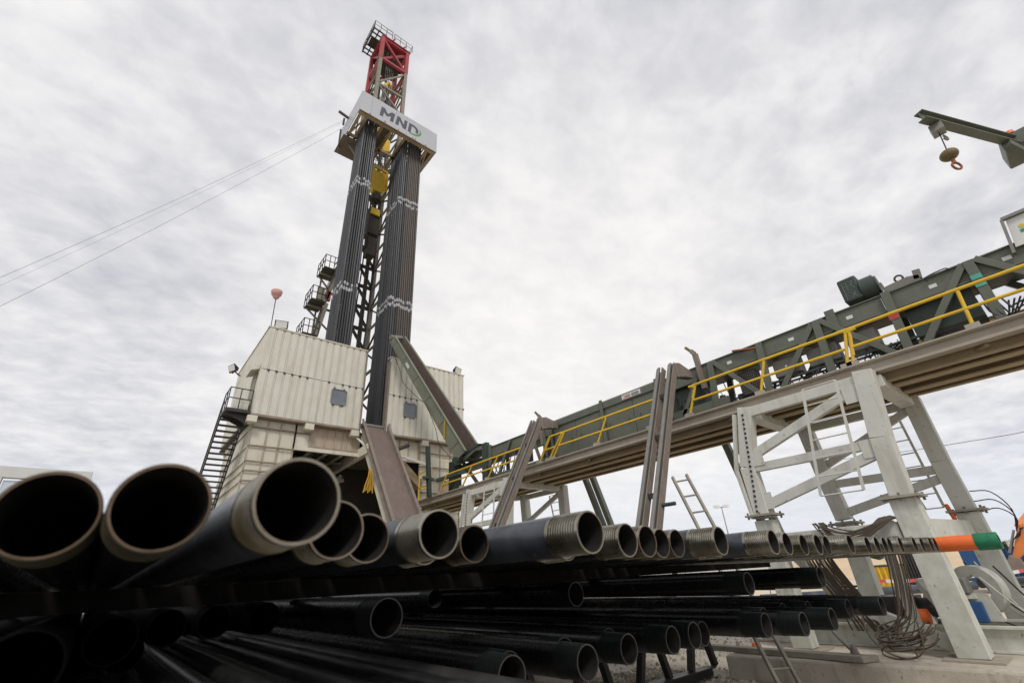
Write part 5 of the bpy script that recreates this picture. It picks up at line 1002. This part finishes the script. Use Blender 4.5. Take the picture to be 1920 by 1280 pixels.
# dark line pipe on sawhorses
r = thing('line_pipe', 'dark pipe lying on low sawhorses beyond the slab', 'pipe', (22, 9.5, .7))
part('tube', 'pipe_grey', r, lambda b: b.tube((19.8, 9.4, .95), (26.5, 4.2, .95), .15, 16), smooth=40)
for t in (.15, .5, .85):
    p = lerp((19.8, 9.4, 0), (26.5, 4.2, 0), t)
    part('sawhorse', 'rust_steel', r, lambda b: (b.bar((p.x - .5, p.y - .2, 0), (p.x, p.y, .8), .1, .1), b.bar((p.x + .5, p.y + .2, 0), (p.x, p.y, .8), .1, .1), b.bar((p.x - .5, p.y - .5, .76), (p.x + .5, p.y + .5, .76), .12, .1)))
tag(MB().tube((27.8, 4.2, .95), (29.6, 3.0, .95), .16, 16).build('line_pipe', 'pipe_black', smooth=40), 'short dark pipe end beyond the right tower leg', 'pipe')
def skip(x, y, w, d, h_, mt, label, cat):
    r = thing('yard_bin', label, cat, (x, y, 0), 'machines and bins across the yard')
    part('tub', mt, r, lambda b: b.add([(x - w * .45, y - d * .45, .2), (x + w * .45, y - d * .45, .2), (x + w * .45, y + d * .45, .2), (x - w * .45, y + d * .45, .2), (x - w / 2, y - d / 2, h_), (x + w / 2, y - d / 2, h_), (x + w / 2, y + d / 2, h_), (x - w / 2, y + d / 2, h_)], [(0, 3, 2, 1), (4, 5, 6, 7), (0, 1, 5, 4), (1, 2, 6, 5), (2, 3, 7, 6), (3, 0, 4, 7)]))
    for k in range(7): part('rib', mt, r, lambda b: b.box((x - w / 2 - .07, y - d / 2 + d * (k + .4) / 7, .3), (x - w / 2 + .02, y - d / 2 + d * (k + .4) / 7 + .1, h_)))
    part('rim', 'steel_dark', r, lambda b: b.box((x - w / 2 - .1, y - d / 2 - .06, h_ + .003), (x + w / 2 + .06, y + d / 2 + .06, h_ + .1)))
skip(44, 6.25, 4, .8, 2.5, 'blue', 'blue ribbed bin seen right of the tower leg', 'bin')
skip(47, 11.6, 5, 2.4, 1.5, 'yellow', 'yellow machine body left of the white tower leg', 'machine')
skip(46, 9.6, 4, 1.2, 2.3, 'steel_dark', 'dark ribbed bin between yellow machine and blue bin', 'bin')
skip(50, 4.6, 5, 3.4, 2.2, 'blue', 'dark blue bin under the excavator arm', 'bin')
container(70, 4, 14, 5, 2.8, 'long pale hall far behind the excavator', group='far halls')
container(150, 70, 40, 12, 5, 'wide pale hall on the horizon behind the light mast', group='far halls')
# power line and poles
PL = [V((62, 26, 13.4)), V((60, 1.8, 11.2)), V((59, -22, 13))]
tag(MB().path([lerp(PL[0], PL[1], t / 8) - V((0, 0, .5 * math.sin(math.pi * t / 8))) for t in range(9)] + [lerp(PL[1], PL[2], t / 8) for t in range(1, 9)], .03, 5).build('power_line', 'wire'), 'thin overhead power line crossing the sky at the right', 'wire')
# frame at the far left
r = thing('steel_frame', 'pale upright steel frame with glass standing behind the leftmost pipe', 'frame', (-2.2, 14, 0))
part('top_beam', 'site_white', r, lambda b: b.box((-5.2, 13.9, 4.5), (-.62, 14.05, 4.72)))
for x in (-5.2, -2.2, -.86): part('post', 'site_white', r, lambda b: b.box((x, 13.9, 0), (x + .22, 14.05, 4.495)))
part('glass_panel', 'pale_glass', r, lambda b: (b.box((-1.95, 13.96, 2.6), (-.9, 13.98, 4.45)), b.box((-4.95, 13.96, 2.6), (-2.25, 13.98, 4.45))))
part('hinge_hook', 'brass', r, lambda b: b.path([(-.72, 13.88, 4.3), (-.7, 13.84, 4.4), (-.76, 13.82, 4.44), (-.82, 13.84, 4.38), (-.76, 13.86, 4.2), (-.74, 13.86, 4.1)], .025, 6))
part('blue_strut', 'blue', r, lambda b: b.bar((-.84, 13.86, 4.35), (-1.0, 13.86, 3.4), .05, .05))
# treeline
tb = MB()
for i in range(9000):
    az = random.uniform(-.15, 1.5); d = random.uniform(230, 300); prof = 4.5 + 2.2 * math.sin(az * 31) + 1.4 * math.sin(az * 83 + 1) + 1.0 * math.sin(az * 190)
    z = random.uniform(0, 1) ** .7 * max(2, prof); s = random.uniform(.5, 1.1); x, y = d * math.cos(az), d * math.sin(az)
    u = V((random.uniform(-1, 1), random.uniform(-1, 1), random.uniform(-1, 1))).normalized() * s; w = u.cross(V((random.uniform(-1, 1), random.uniform(-1, 1), random.uniform(-1, 1)))).normalized() * s * .8; c = V((x, y, z))
    tb.add([c - u - w, c + u - w, c + u + w, c - u + w], [(0, 1, 2, 3)])
tag(tb.build('far_wood', 'leaf'), 'low distant line of bare-looking trees along the horizon', 'trees', kind='stuff')
